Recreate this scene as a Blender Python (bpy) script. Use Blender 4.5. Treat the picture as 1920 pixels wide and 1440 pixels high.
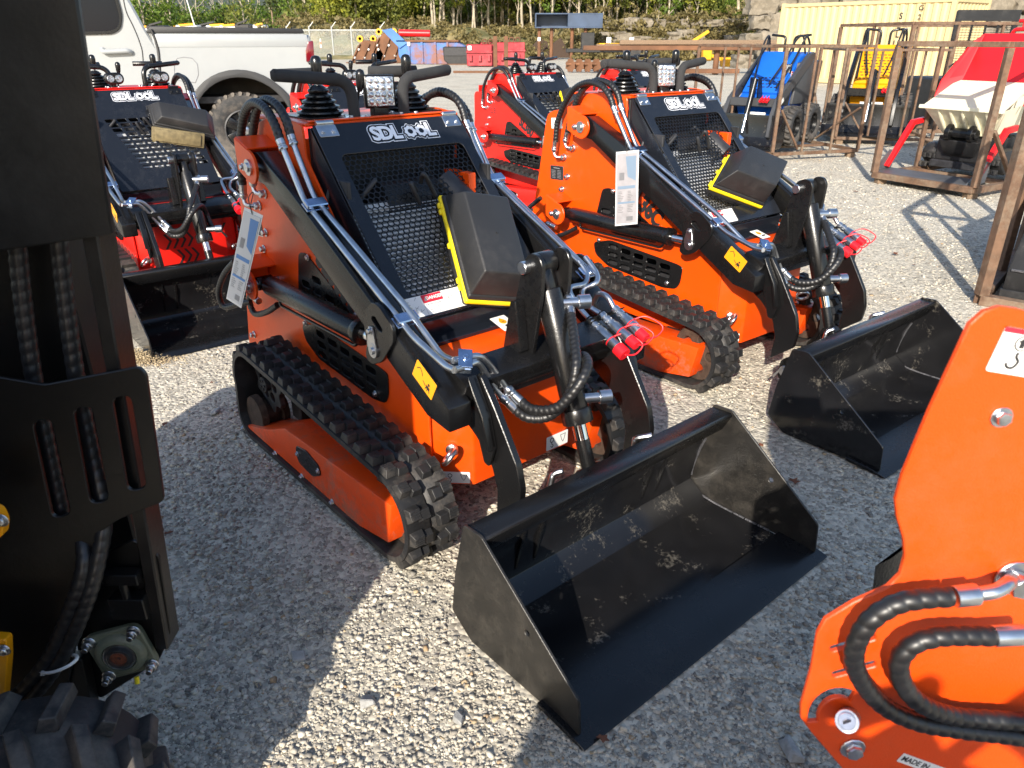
import bpy, bmesh, math, random
import numpy as np
from mathutils import Vector, Matrix

# ---------------------------------------------------------------- scene, camera, sky, sun
for o in list(bpy.data.objects): bpy.data.objects.remove(o)
SC = bpy.context.scene
COL = SC.collection
F_PX, HOR, CAM_H = 1400.0, 72.0, 1.45            # focal length in photo pixels, horizon row, camera height
TH = math.atan((720 - HOR) / F_PX)
camd = bpy.data.cameras.new('camera'); cam = bpy.data.objects.new('camera', camd); COL.objects.link(cam)
camd.sensor_fit = 'HORIZONTAL'; camd.sensor_width = 36; camd.lens = 36 * F_PX / 1920
camd.clip_start = .02; camd.clip_end = 3000
cam.location = (0, 0, CAM_H); cam.rotation_euler = (math.pi / 2 - TH, 0, 0)
camd.dof.use_dof = True; camd.dof.focus_distance = 3.0; camd.dof.aperture_fstop = 9.0
SC.camera = cam
SUN_AZ, SUN_EL = math.radians(73), math.radians(27)   # direction the light travels, elevation
W = bpy.data.worlds.new('World'); SC.world = W; W.use_nodes = True
wn = W.node_tree; sky = wn.nodes.new('ShaderNodeTexSky'); sky.sky_type = 'NISHITA'; sky.sun_disc = False
sky.sun_elevation = SUN_EL; sky.sun_rotation = math.atan2(-math.cos(SUN_AZ), -math.sin(SUN_AZ))
sky.air_density = 1.0; sky.dust_density = 1.0; sky.ozone_density = 1.0
bg = wn.nodes['Background']; bg.inputs[1].default_value = .15
wn.links.new(sky.outputs[0], bg.inputs[0])
sd = bpy.data.lights.new('sun', 'SUN'); sun = bpy.data.objects.new('sun', sd); COL.objects.link(sun)
sd.energy = 4.9; sd.angle = math.radians(.55); sd.color = (1, .92, .80)
LD = Vector((math.cos(SUN_AZ) * math.cos(SUN_EL), math.sin(SUN_AZ) * math.cos(SUN_EL), -math.sin(SUN_EL)))
sun.rotation_euler = LD.to_track_quat('-Z', 'Y').to_euler(); sun.location = (0, 0, 30)
SC.view_settings.view_transform = 'Standard'; SC.view_settings.look = 'None'
SC.view_settings.exposure = 0.74; SC.view_settings.gamma = 1
SC.render.engine = 'CYCLES'; SC.render.resolution_x = 1024; SC.render.resolution_y = 768
random.seed(7)

# ---------------------------------------------------------------- photo pixel -> place
FW = Vector((0, math.cos(TH), -math.sin(TH))); UP = Vector((0, math.sin(TH), math.cos(TH))); CO = Vector((0, 0, CAM_H))
def ray(x, y): return FW + Vector((1, 0, 0)) * ((x - 960) / F_PX) - UP * ((y - 720) / F_PX)
def gnd(x, y, z=0.0):
    d = ray(x, y); return CO + d * ((z - CAM_H) / d.z)
def atY(x, y, Y):
    d = ray(x, y); return CO + d * (Y / d.y)
class Frame:
    def __init__(s, ox, oy, deg, scale=1.0):
        s.M = Matrix.Translation((ox, oy, 0)) @ Matrix.Rotation(math.radians(deg), 4, 'Z') @ Matrix.Scale(scale, 4)
        s.I = s.M.inverted(); s.o = s.I @ CO
    def lp(s, x, y, ax, v):
        d = s.I.to_3x3() @ ray(x, y); return s.o + d * ((v - s.o[ax]) / d[ax])
    def Y(s, x, y, v): return s.lp(x, y, 1, v)
    def plane(s, x, y, a, n):
        d = s.I.to_3x3() @ ray(x, y); return s.o + d * (((a - s.o) @ n) / (d @ n))
FA = Frame(-0.3225, 2.553, -49.5)
FB = Frame(0.88, 3.77, -52)

# ---------------------------------------------------------------- mesh helpers
def catmull(P, n=8, closed=False):
    P = [Vector(p) for p in P]; out = []
    m = len(P)
    for i in range(m if closed else m - 1):
        if closed: a, b, c, d = P[i - 1], P[i], P[(i + 1) % m], P[(i + 2) % m]
        else: a, b, c, d = P[max(i - 1, 0)], P[i], P[i + 1], P[min(i + 2, m - 1)]
        for k in range(n):
            t = k / n
            out.append(.5 * ((2 * b) + (c - a) * t + (2 * a - 5 * b + 4 * c - d) * t * t + (3 * b - a - 3 * c + d) * t ** 3))
    if not closed: out.append(P[-1])
    return out
def resample(P, step):
    out = [P[0]]; acc = 0.0
    for i in range(1, len(P)):
        a, b = P[i - 1], P[i]; L = (b - a).length
        if L < 1e-9: continue
        d = step - acc
        while d <= L:
            out.append(a.lerp(b, d / L)); d += step
        acc = L - (d - step)
    if (out[-1] - P[-1]).length > step * .3: out.append(P[-1])
    return out
def fillet(P, r, n=5):
    """polyline with rounded corners"""
    P = [Vector(p) for p in P]; out = [P[0]]
    for i in range(1, len(P) - 1):
        a, b, c = P[i - 1], P[i], P[i + 1]
        u, v = (a - b), (c - b); k = min(r, u.length * .48, v.length * .48)
        s, e = b + u.normalized() * k, b + v.normalized() * k
        for j in range(n + 1):
            t = j / n; out.append(s.lerp(b, t).lerp(b.lerp(e, t), t))
    out.append(P[-1]); return out
class MB:
    def __init__(s): s.V = []; s.F = []
    def add(s, V, F):
        o = len(s.V); s.V += [tuple(v) for v in V]; s.F += [tuple(i + o for i in f) for f in F]; return s
    def box(s, c, d, R=None):
        x, y, z = d[0] / 2, d[1] / 2, d[2] / 2; c = Vector(c)
        V = [Vector((i * x, j * y, k * z)) for i in (-1, 1) for j in (-1, 1) for k in (-1, 1)]
        if R is not None: V = [R @ v for v in V]
        return s.add([v + c for v in V], [(0, 1, 3, 2), (4, 6, 7, 5), (0, 4, 5, 1), (2, 3, 7, 6), (0, 2, 6, 4), (1, 5, 7, 3)])
    def b2(s, a, b): return s.box([(a[i] + b[i]) / 2 for i in range(3)], [abs(b[i] - a[i]) for i in range(3)])
    def beam(s, p, q, w, h, up=(0, 0, 1)):
        p, q = Vector(p), Vector(q); d = (q - p); u = Vector(up); x = d.cross(u)
        if x.length < 1e-6: x = d.cross(Vector((1, 0, 0)))
        x.normalize(); z = x.cross(d).normalized(); R = Matrix((x, d.normalized(), z)).transposed()
        return s.box((p + q) / 2, (w, d.length, h), R)
    def cyl(s, p, q, r, r2=None, n=16):
        p, q = Vector(p), Vector(q); r2 = r if r2 is None else r2; d = (q - p).normalized()
        x = d.orthogonal().normalized(); y = d.cross(x); V = []
        for c, R in ((p, r), (q, r2)):
            for i in range(n):
                a = 2 * math.pi * i / n; V.append(c + (x * math.cos(a) + y * math.sin(a)) * R)
        F = [(i, (i + 1) % n, n + (i + 1) % n, n + i) for i in range(n)] + [tuple(range(n - 1, -1, -1)), tuple(range(n, 2 * n))]
        return s.add(V, F)
    def lathe(s, p, axis, prof, n=20, x=None, caps=True):
        p = Vector(p); d = Vector(axis).normalized(); x = Vector(x).normalized() if x else d.orthogonal().normalized(); y = d.cross(x); V = []; F = []
        for h, r in prof:
            for i in range(n):
                a = 2 * math.pi * i / n; V.append(p + d * h + (x * math.cos(a) + y * math.sin(a)) * max(r, 1e-4))
        for k in range(len(prof) - 1):
            for i in range(n): F.append((k * n + i, k * n + (i + 1) % n, (k + 1) * n + (i + 1) % n, (k + 1) * n + i))
        if caps: F += [tuple(range(n - 1, -1, -1)), tuple(range((len(prof) - 1) * n, len(prof) * n))]
        return s.add(V, F)
    def tube(s, P, r, n=8, helix=None, closed=False, prof=None):
        P = [Vector(p) for p in P]; m = len(P); V = []; F = []
        T = [((P[(i + 1) % m] if (closed or i < m - 1) else P[i]) - (P[i - 1] if (closed or i > 0) else P[i])).normalized() for i in range(m)]
        x = T[0].orthogonal().normalized(); S = 0.0
        for i in range(m):
            if i: S += (P[i] - P[i - 1]).length
            x = (x - T[i] * x.dot(T[i])).normalized(); y = T[i].cross(x)
            for j in range(n):
                a = 2 * math.pi * j / n; R = r if prof is None else r * prof(i / (m - 1))
                if helix:
                    ph = (S / helix[0] - j / n) % 1.0; R = r * (1 + helix[1] * (math.sin(math.pi * ph) ** .6 - .6))
                V.append(P[i] + (x * math.cos(a) + y * math.sin(a)) * R)
        for i in range(m if closed else m - 1):
            k = (i + 1) % m
            for j in range(n): F.append((i * n + j, i * n + (j + 1) % n, k * n + (j + 1) % n, k * n + j))
        if not closed: F += [tuple(range(n - 1, -1, -1)), tuple(range((m - 1) * n, m * n))]
        return s.add(V, F)
    def prism(s, poly, vec):
        n = len(poly); v = Vector(vec); P = [Vector(p) for p in poly]
        return s.add(P + [p + v for p in P], [tuple(range(n - 1, -1, -1)), tuple(range(n, 2 * n))] + [(i, (i + 1) % n, n + (i + 1) % n, n + i) for i in range(n)])
    def xz(s, poly, y0, y1): return s.prism([(p[0], y0, p[1]) for p in poly], (0, y1 - y0, 0))
    def xy(s, poly, z0, z1): return s.prism([(p[0], p[1], z0) for p in poly], (0, 0, z1 - z0))
    def yz(s, poly, x0, x1): return s.prism([(x0, p[0], p[1]) for p in poly], (x1 - x0, 0, 0))
    def hexnut(s, p, axis, r, h): return s.lathe(p, axis, [(0, r), (h * .9, r), (h, r * .85)], 6)
    def bolt(s, p, axis, r, h=None):
        h = h or r; a = Vector(axis).normalized(); s.cyl(p, Vector(p) + a * h * .25, r * 1.45, n=12); return s.hexnut(Vector(p) + a * h * .25, a, r, h * .75)
    def mesh(s, bevel=0.0, seg=1, smooth=35, fix=True):
        me = bpy.data.meshes.new('m'); me.from_pydata(s.V, [], s.F); return finish(me, bevel, seg, smooth, fix)
def finish(me, bevel=0.0, seg=1, smooth=35, fix=True):
    if bevel or fix:
        bm = bmesh.new(); bm.from_mesh(me)
        if fix: bmesh.ops.recalc_face_normals(bm, faces=bm.faces)
        if bevel:
            E = [e for e in bm.edges if len(e.link_faces) == 2 and e.calc_face_angle(0) > math.radians(30)]
            try: bmesh.ops.bevel(bm, geom=E, offset=bevel, segments=seg, affect='EDGES', clamp_overlap=True, profile=.5)
            except Exception: pass
        bm.to_mesh(me); bm.free()
    if smooth:
        me.shade_smooth(); me.set_sharp_from_angle(angle=math.radians(smooth))
    return me
def curve_mesh(splines, thick, bevel=0.0, M=None):
    """filled flat plate with holes; splines are 2D loops, thickness along local z (centred)"""
    cu = bpy.data.curves.new('c', 'CURVE'); cu.dimensions = '2D'; cu.fill_mode = 'BOTH'
    cu.extrude = max(thick / 2 - bevel, 0); cu.bevel_depth = bevel; cu.bevel_resolution = 0; cu.offset = -bevel
    for L in splines:
        s = cu.splines.new('POLY'); s.points.add(len(L) - 1); s.use_cyclic_u = True
        for p, q in zip(s.points, L): p.co = (q[0], q[1], 0, 1)
    ob = bpy.data.objects.new('c', cu); me = bpy.data.meshes.new_from_object(ob)
    bpy.data.objects.remove(ob); bpy.data.curves.remove(cu)
    if M is not None: me.transform(M)
    return finish(me, 0, 1, 35, True)
_txt = {}
def text_mesh(t, size, M, off=0.0, ext=.0006, shear=0.0, sx=1.0, space=1.0, align='CENTER'):
    cu = bpy.data.curves.new('t', 'FONT'); cu.body = t; cu.size = size; cu.align_x = align; cu.align_y = 'CENTER'
    cu.offset = off; cu.extrude = ext; cu.shear = shear; cu.space_character = space; cu.resolution_u = 3
    ob = bpy.data.objects.new('t', cu); me = bpy.data.meshes.new_from_object(ob)
    bpy.data.objects.remove(ob); bpy.data.curves.remove(cu)
    me.transform(M @ Matrix.Diagonal((sx, 1, 1, 1))); return me
def joinmesh(L):
    bm = bmesh.new()
    for m in L: bm.from_mesh(m)
    me = bpy.data.meshes.new('m'); bm.to_mesh(me); bm.free(); return me
def basis(o, x, y):
    x = Vector(x).normalized(); y = Vector(y); z = x.cross(y).normalized(); y = z.cross(x)
    M = Matrix((x, y, z)).transposed().to_4x4(); M.translation = Vector(o); return M
def rrect(x0, y0, x1, y1, r, n=4):
    out = []
    for cx, cy, a in ((x1 - r, y1 - r, 0), (x0 + r, y1 - r, 90), (x0 + r, y0 + r, 180), (x1 - r, y0 + r, 270)):
        for k in range(n + 1):
            t = math.radians(a + 90 * k / n); out.append((cx + r * math.cos(t), cy + r * math.sin(t)))
    return out
def circ(cx, cy, r, n=20): return [(cx + r * math.cos(2 * math.pi * i / n), cy + r * math.sin(2 * math.pi * i / n)) for i in range(n)]
def rpoly(P, r, n=3):
    """round the corners of a closed 2D polygon"""
    out = []; m = len(P)
    for i in range(m):
        a, b, c = Vector(P[i - 1]).to_2d(), Vector(P[i]).to_2d(), Vector(P[(i + 1) % m]).to_2d()
        R = r[i] if isinstance(r, (list, tuple)) else r
        u, v = a - b, c - b; k = min(R, u.length * .45, v.length * .45); s, e = b + u.normalized() * k, b + v.normalized() * k
        for j in range(n + 1):
            t = j / n; out.append(tuple(s.lerp(b, t).lerp(b.lerp(e, t), t)))
    return out
def MXZ(y): return Matrix(((1, 0, 0, 0), (0, 0, -1, y), (0, 1, 0, 0), (0, 0, 0, 1)))     # plate in the xz plane at given y
def MYZ(x): return Matrix(((0, 0, 1, x), (1, 0, 0, 0), (0, 1, 0, 0), (0, 0, 0, 1)))     # plate in the yz plane at given x

# ---------------------------------------------------------------- object helpers
def obj(name, me, mat, parent=None, label=None, kind=None):
    o = bpy.data.objects.new(name, me); COL.objects.link(o)
    if len(me.materials) == 0: me.materials.append(None)
    o.material_slots[0].link = 'OBJECT'; o.material_slots[0].material = mat
    if parent: o.parent = parent
    if label: o['label'] = label
    if kind: o['kind'] = kind
    if me.name == 'm' or me.name.startswith(('m.', 'c', 't')): me.name = name
    return o
def thing(name, label, cat, loc=(0, 0, 0), rz=0.0, group=None, scale=1.0):
    o = bpy.data.objects.new(name, None); COL.objects.link(o); o.empty_display_size = .1
    o.location = loc; o.rotation_euler = (0, 0, rz); o.scale = (scale,) * 3
    return tag(o, label, cat, group)
def tag(o, label, cat, group=None):
    o['label'] = label; o['category'] = cat
    if group: o['group'] = group
    return o
def struct(name, me, mat):
    o = obj(name, me, mat); o['kind'] = 'structure'; return o

# ---------------------------------------------------------------- materials
def mat(name, col, rough=.5, metal=0.0, noise=0.0, nscale=8.0, bump=0.0, bscale=60.0, dust=None, coat=0.0, spec=.5, dsc=25.0, dlo=.52, dhi=.66, coord='Object', rnd=0.0):
    m = bpy.data.materials.new(name); m.use_nodes = True; nt = m.node_tree; N = nt.nodes; L = nt.links; b = N['Principled BSDF']
    b.inputs['Base Color'].default_value = (*col, 1); b.inputs['Roughness'].default_value = rough; b.inputs['Metallic'].default_value = metal
    b.inputs['Coat Weight'].default_value = coat; b.inputs['Coat Roughness'].default_value = .08; b.inputs['Specular IOR Level'].default_value = spec
    tc = N.new('ShaderNodeTexCoord'); c = None
    if noise:
        t = N.new('ShaderNodeTexNoise'); t.inputs['Scale'].default_value = nscale; t.inputs['Detail'].default_value = 6; L.new(tc.outputs[coord], t.inputs[0])
        r = N.new('ShaderNodeMapRange'); r.inputs[1].default_value = .25; r.inputs[2].default_value = .75; r.inputs[3].default_value = 1 - noise; r.inputs[4].default_value = 1 + noise; L.new(t.outputs[0], r.inputs[0])
        mx = N.new('ShaderNodeMix'); mx.data_type = 'RGBA'; mx.blend_type = 'MULTIPLY'; mx.inputs[0].default_value = 1; mx.inputs[6].default_value = (*col, 1)
        L.new(r.outputs[0], mx.inputs[7]); c = mx.outputs[2]
    if rnd:
        oi = N.new('ShaderNodeObjectInfo'); r = N.new('ShaderNodeMapRange'); r.inputs[3].default_value = 1 - rnd; r.inputs[4].default_value = 1 + rnd; L.new(oi.outputs['Random'], r.inputs[0])
        mx = N.new('ShaderNodeMix'); mx.data_type = 'RGBA'; mx.blend_type = 'MULTIPLY'; mx.inputs[0].default_value = 1; mx.inputs[6].default_value = (*col, 1)
        if c: L.new(c, mx.inputs[6])
        L.new(r.outputs[0], mx.inputs[7]); c = mx.outputs[2]
    if dust:                                   # specks and smears of dirt with a shape of their own
        t1 = N.new('ShaderNodeTexNoise'); t1.inputs['Scale'].default_value = dsc; t1.inputs['Detail'].default_value = 8; t1.inputs['Roughness'].default_value = .75; L.new(tc.outputs[coord], t1.inputs[0])
        t2 = N.new('ShaderNodeTexNoise'); t2.inputs['Scale'].default_value = dsc * .13; t2.inputs['Detail'].default_value = 3; L.new(tc.outputs[coord], t2.inputs[0])
        ad = N.new('ShaderNodeMath'); ad.operation = 'MULTIPLY_ADD'; ad.inputs[1].default_value = .55; L.new(t2.outputs[0], ad.inputs[0])
        m5 = N.new('ShaderNodeMath'); m5.operation = 'MULTIPLY'; m5.inputs[1].default_value = .5; L.new(t1.outputs[0], m5.inputs[0]); L.new(m5.outputs[0], ad.inputs[2])
        r = N.new('ShaderNodeMapRange'); r.inputs[1].default_value = dlo; r.inputs[2].default_value = dhi; r.inputs[4].default_value = dust[3]; L.new(ad.outputs[0], r.inputs[0])
        mx = N.new('ShaderNodeMix'); mx.data_type = 'RGBA'; mx.inputs[6].default_value = (*col, 1); mx.inputs[7].default_value = (*dust[:3], 1); L.new(r.outputs[0], mx.inputs[0])
        if c: L.new(c, mx.inputs[6])
        c = mx.outputs[2]
        rr = N.new('ShaderNodeMapRange'); rr.inputs[4].default_value = 1; rr.inputs[3].default_value = rough; rr.inputs[4].default_value = .85; L.new(r.outputs[0], rr.inputs[0]); L.new(rr.outputs[0], b.inputs['Roughness'])
    if c: L.new(c, b.inputs['Base Color'])
    if bump:
        t = N.new('ShaderNodeTexNoise'); t.inputs['Scale'].default_value = bscale; t.inputs['Detail'].default_value = 4; L.new(tc.outputs[coord], t.inputs[0])
        bp = N.new('ShaderNodeBump'); bp.inputs['Strength'].default_value = bump; bp.inputs['Distance'].default_value = .004; L.new(t.outputs[0], bp.inputs['Height']); L.new(bp.outputs[0], b.inputs['Normal'])
    return m
DIRT = (.20, .17, .13)
ORANGE = mat('orange_paint', (.80, .072, .0012), .34, noise=.06, nscale=6, bump=.10, bscale=220, dust=(.34, .13, .06, .25), dlo=.56, dhi=.78)
ORANGE2 = mat('orange_track_paint', (.74, .066, .0015), .45, noise=.10, nscale=9, bump=.12, bscale=220, dust=(*DIRT, .6), dlo=.53, dhi=.68, dsc=40)
RED = mat('red_paint', (.72, .016, .010), .34, noise=.05, bump=.08, bscale=220)
BLACK = mat('black_paint', (.0065, .0065, .007), .27, bump=.10, bscale=160, noise=.3, dust=(.10, .09, .08, .12), dlo=.56, dhi=.8)
HOODB = mat('hood_black_paint', (.010, .012, .017), .23, bump=.05, bscale=200, dust=(.12, .12, .12, .14), dlo=.55, dhi=.8)
BUCK = mat('bucket_black_paint', (.009, .009, .010), .17, noise=.3, bump=.03, bscale=40, dust=(.30, .27, .22, .40), dsc=75, dlo=.605, dhi=.70)
BUCKSIDE = mat('bucket_side_paint', (.014, .013, .012), .38, noise=.35, nscale=10, bump=.22, bscale=420, dust=(.13, .115, .095, .30), dsc=160, dlo=.50, dhi=.78)
RUBBER = mat('track_rubber', (.016, .016, .017), .55, noise=.3, bump=.25, bscale=90, dust=(.20, .17, .14, .40), dsc=45, dlo=.52, dhi=.75)
TYRE = mat('tyre_rubber', (.028, .028, .029), .7, noise=.25, bump=.2, bscale=80, dust=(.26, .22, .18, .6), dsc=14, dlo=.46, dhi=.68)
FOAM = mat('foam_grip', (.030, .030, .031), .92, noise=.15, nscale=40, bump=.35, bscale=500)
HOSE = mat('hose_wrap', (.011, .011, .012), .42, noise=.2, nscale=30, spec=.6)
ZINC = mat('zinc_steel', (.56, .58, .61), .30, 1.0, noise=.22, nscale=25, bump=.12, bscale=70)
ZBLUE = mat('blue_zinc_clamp', (.42, .52, .70), .24, 1.0, noise=.2, nscale=30)
CHROME = mat('chrome_rod', (.75, .75, .76), .12, 1.0)
WELD = mat('weld_bead', (.10, .10, .11), .32, .4, noise=.5, nscale=120, bump=1.0, bscale=180)
STEELRUST = mat('rusty_steel', (.13, .072, .042), .72, noise=.45, nscale=14, bump=.4, bscale=90, dust=(.26, .22, .16, .5), dsc=30, dlo=.50, dhi=.66)
RUST = mat('dark_rust', (.052, .031, .020), .85, noise=.5, nscale=30, bump=.6, bscale=120)
WHITE = mat('white_sticker', (.80, .79, .76), .45)
WPAINT = mat('white_car_paint', (.335, .35, .355), .25, coat=.6, noise=.02)
INK = mat('black_ink', (.02, .02, .022), .5)
GINK = mat('grey_ink', (.22, .22, .23), .5)
REDINK = mat('red_ink', (.62, .02, .04), .45)
YELSTK = mat('yellow_sticker', (.80, .33, .010), .42)
YELPL = mat('yellow_plastic', (.86, .66, .01), .42)
CASEPL = mat('black_plastic', (.020, .020, .021), .48, bump=.3, bscale=420, noise=.15, dust=(.12, .11, .10, .25), dlo=.56, dhi=.8)
REDPL = mat('red_plastic', (.78, .012, .022), .35)
LOGOW = mat('logo_white', (.80, .82, .88), .4)
BLUEINK = mat('blue_ink', (.05, .20, .48), .5)
GALV = mat('radiator_aluminium', (.60, .61, .62), .45, .25, noise=.3, nscale=60)
DARKMET = mat('dark_engine_metal', (.035, .035, .038), .5, .3, noise=.5, nscale=20)
def glassmat(name, tint=(1, 1, 1), rough=.03):
    m = bpy.data.materials.new(name); m.use_nodes = True; b = m.node_tree.nodes['Principled BSDF']
    b.inputs['Base Color'].default_value = (*tint, 1); b.inputs['Roughness'].default_value = rough; b.inputs['Transmission Weight'].default_value = 1; b.inputs['IOR'].default_value = 1.3
    return m
LENS = mat('lamp_lens', (.62, .62, .63), .10, .85, noise=.7, nscale=90, bump=1.0, bscale=130)
PLASTIC_CLEAR = mat('clear_sleeve', (.70, .70, .70), .15)
# ---------------------------------------------------------------- the tracked mini loader (local x = forward, y = machine's left, z = up)
MC = {}
def P(name, key, fn, m, parent, label=None):
    if key not in MC: MC[key] = fn()
    if isinstance(MC[key], list): return [obj(name, q, m, parent, label) for q in MC[key]][0]
    return obj(name, MC[key], m, parent, label)
def pz(L, Y, fr=FA): return [(lambda q: (q.x, q.z))(fr.Y(x, y, Y)) for x, y in L]
def p3(L, fr=FA): return [fr.Y(x, y, Y) for x, y, Y in L]
HA = Vector((-.14, 0, 1.2)); HD = Vector((.475, 0, -.515)); HN = Vector((.515, 0, .475)).normalized(); HL = HD.length; HU = HD.normalized()
def hood(t, y, n=0.0): return HA + HD * t + Vector((0, y, 0)) + HN * n
MH = basis(HA, (0, 1, 0), -HU)                  # local plate: x = machine y, y = up the slope, z = outward
HOLES = 'in'

def track_path():
    """closed loop of the belt's outer face in xz, ordered front -> top -> rear -> bottom"""
    fc, fr_ = Vector((.49, 0, .165)), .150; rc, rr = Vector((-.445, 0, .245)), .145; bc, br = Vector((-.505, 0, .102)), .100
    pts = []
    def arc(c, r, a0, a1, n=14):
        for k in range(n + 1):
            a = math.radians(a0 + (a1 - a0) * k / n); pts.append(Vector((c.x + r * math.cos(a), 0, c.z + r * math.sin(a))))
    arc(fc, fr_, -88, 86, 20); arc(rc, rr, 84, 192, 14); arc(bc, br, 188, 268, 10)
    d = []
    for i, p in enumerate(pts):
        q = pts[(i + 1) % len(pts)]; n = max(1, int((q - p).length / .02))
        d += [p.lerp(q, k / n) for k in range(n)]
    return d
TP = track_path()
def belt_mesh():
    mb = MB(); n = len(TP); V = []; F = []
    C = Vector((0, 0, .16))
    for i in range(n):
        t = (TP[(i + 1) % n] - TP[i - 1]).normalized(); nn = Vector((t.z, 0, -t.x))
        if nn.dot(TP[i] - C) < 0: nn = -nn
        a = TP[i]; b = TP[i] - nn * .018
        V += [(a.x, -.0875, a.z), (a.x, -.012, a.z), (b.x + nn.x * .006, 0, b.z + nn.z * .006), (a.x, .012, a.z), (a.x, .0875, a.z), (b.x, .0875, b.z), (b.x, -.0875, b.z)]
    for i in range(n):
        k = (i + 1) % n
        for j in range(7): F.append((i * 7 + j, i * 7 + (j + 1) % 7, k * 7 + (j + 1) % 7, k * 7 + j))
    return mb.add(V, F).mesh(0, 1, 50)
def lug_mesh():
    """one rubber tread block: bevelled, stepped, with grooves on the crown"""
    mb = MB()
    def blk(x0, x1, y0, y1, h, t):
        V = [(x0, y0, 0), (x1, y0, 0), (x1, y1, 0), (x0, y1, 0), (x0 + t, y0 + .004, h), (x1 - t, y0 + .004, h), (x1 - t, y1 - .004, h), (x0 + t, y1 - .004, h)]
        mb.add(V, [(0, 3, 2, 1), (4, 5, 6, 7), (0, 1, 5, 4), (1, 2, 6, 5), (2, 3, 7, 6), (3, 0, 4, 7)])
    blk(-.024, .022, -.036, .006, .024, .007); blk(-.014, .030, .000, .037, .021, .007)
    for k in range(4): mb.b2((-.014 + k * .008, -.031, .0235), (-.0105 + k * .008, .002, .0258))
    return mb.mesh(.002, 1, 30)
def belt_frames(step, phase=0.0):
    """positions and turns along the outer belt face"""
    n = len(TP); L = [0.0]
    for i in range(n): L.append(L[-1] + (TP[(i + 1) % n] - TP[i]).length)
    cnt = int(L[-1] / step); st = L[-1] / cnt; out = []; i = 0
    for k in range(cnt):
        s = (k + phase) * st % L[-1]
        i = max(j for j in range(n) if L[j] <= s)
        a, b = TP[i], TP[(i + 1) % n]; p = a.lerp(b, (s - L[i]) / max(L[i + 1] - L[i], 1e-6)); t = (b - a).normalized()
        out.append((p, math.atan2(-t.z, t.x)))
    return out
def sprocket_mesh():
    g = []
    for i in range(36):
        r = .118 if i % 4 < 2 else .098; a = 2 * math.pi * i / 36; g.append((r * math.cos(a), r * math.sin(a)))
    holes = [circ(.058 * math.cos(a), .058 * math.sin(a), .021, 12) for a in [k * math.pi / 3 for k in range(6)]]
    m1 = curve_mesh([g] + holes, .022, .002, MXZ(0)); mb = MB().cyl((0, -.03, 0), (0, .03, 0), .03, n=14)
    for k in range(5):
        a = k * 2 * math.pi / 5; mb.bolt((.018 * math.cos(a), -.03, .018 * math.sin(a)), (0, -1, 0), .006)
    return joinmesh([m1, mb.mesh(.002)])
def roller(c, r, w):
    return MB().lathe((c[0], -w / 2, c[1]), (0, 1, 0), [(0, r * .5), (.002, r * .96), (.03, r), (.032, r * .72), (w - .032, r * .72), (w - .03, r), (w - .002, r * .96), (w, r * .5)], 20)

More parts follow.
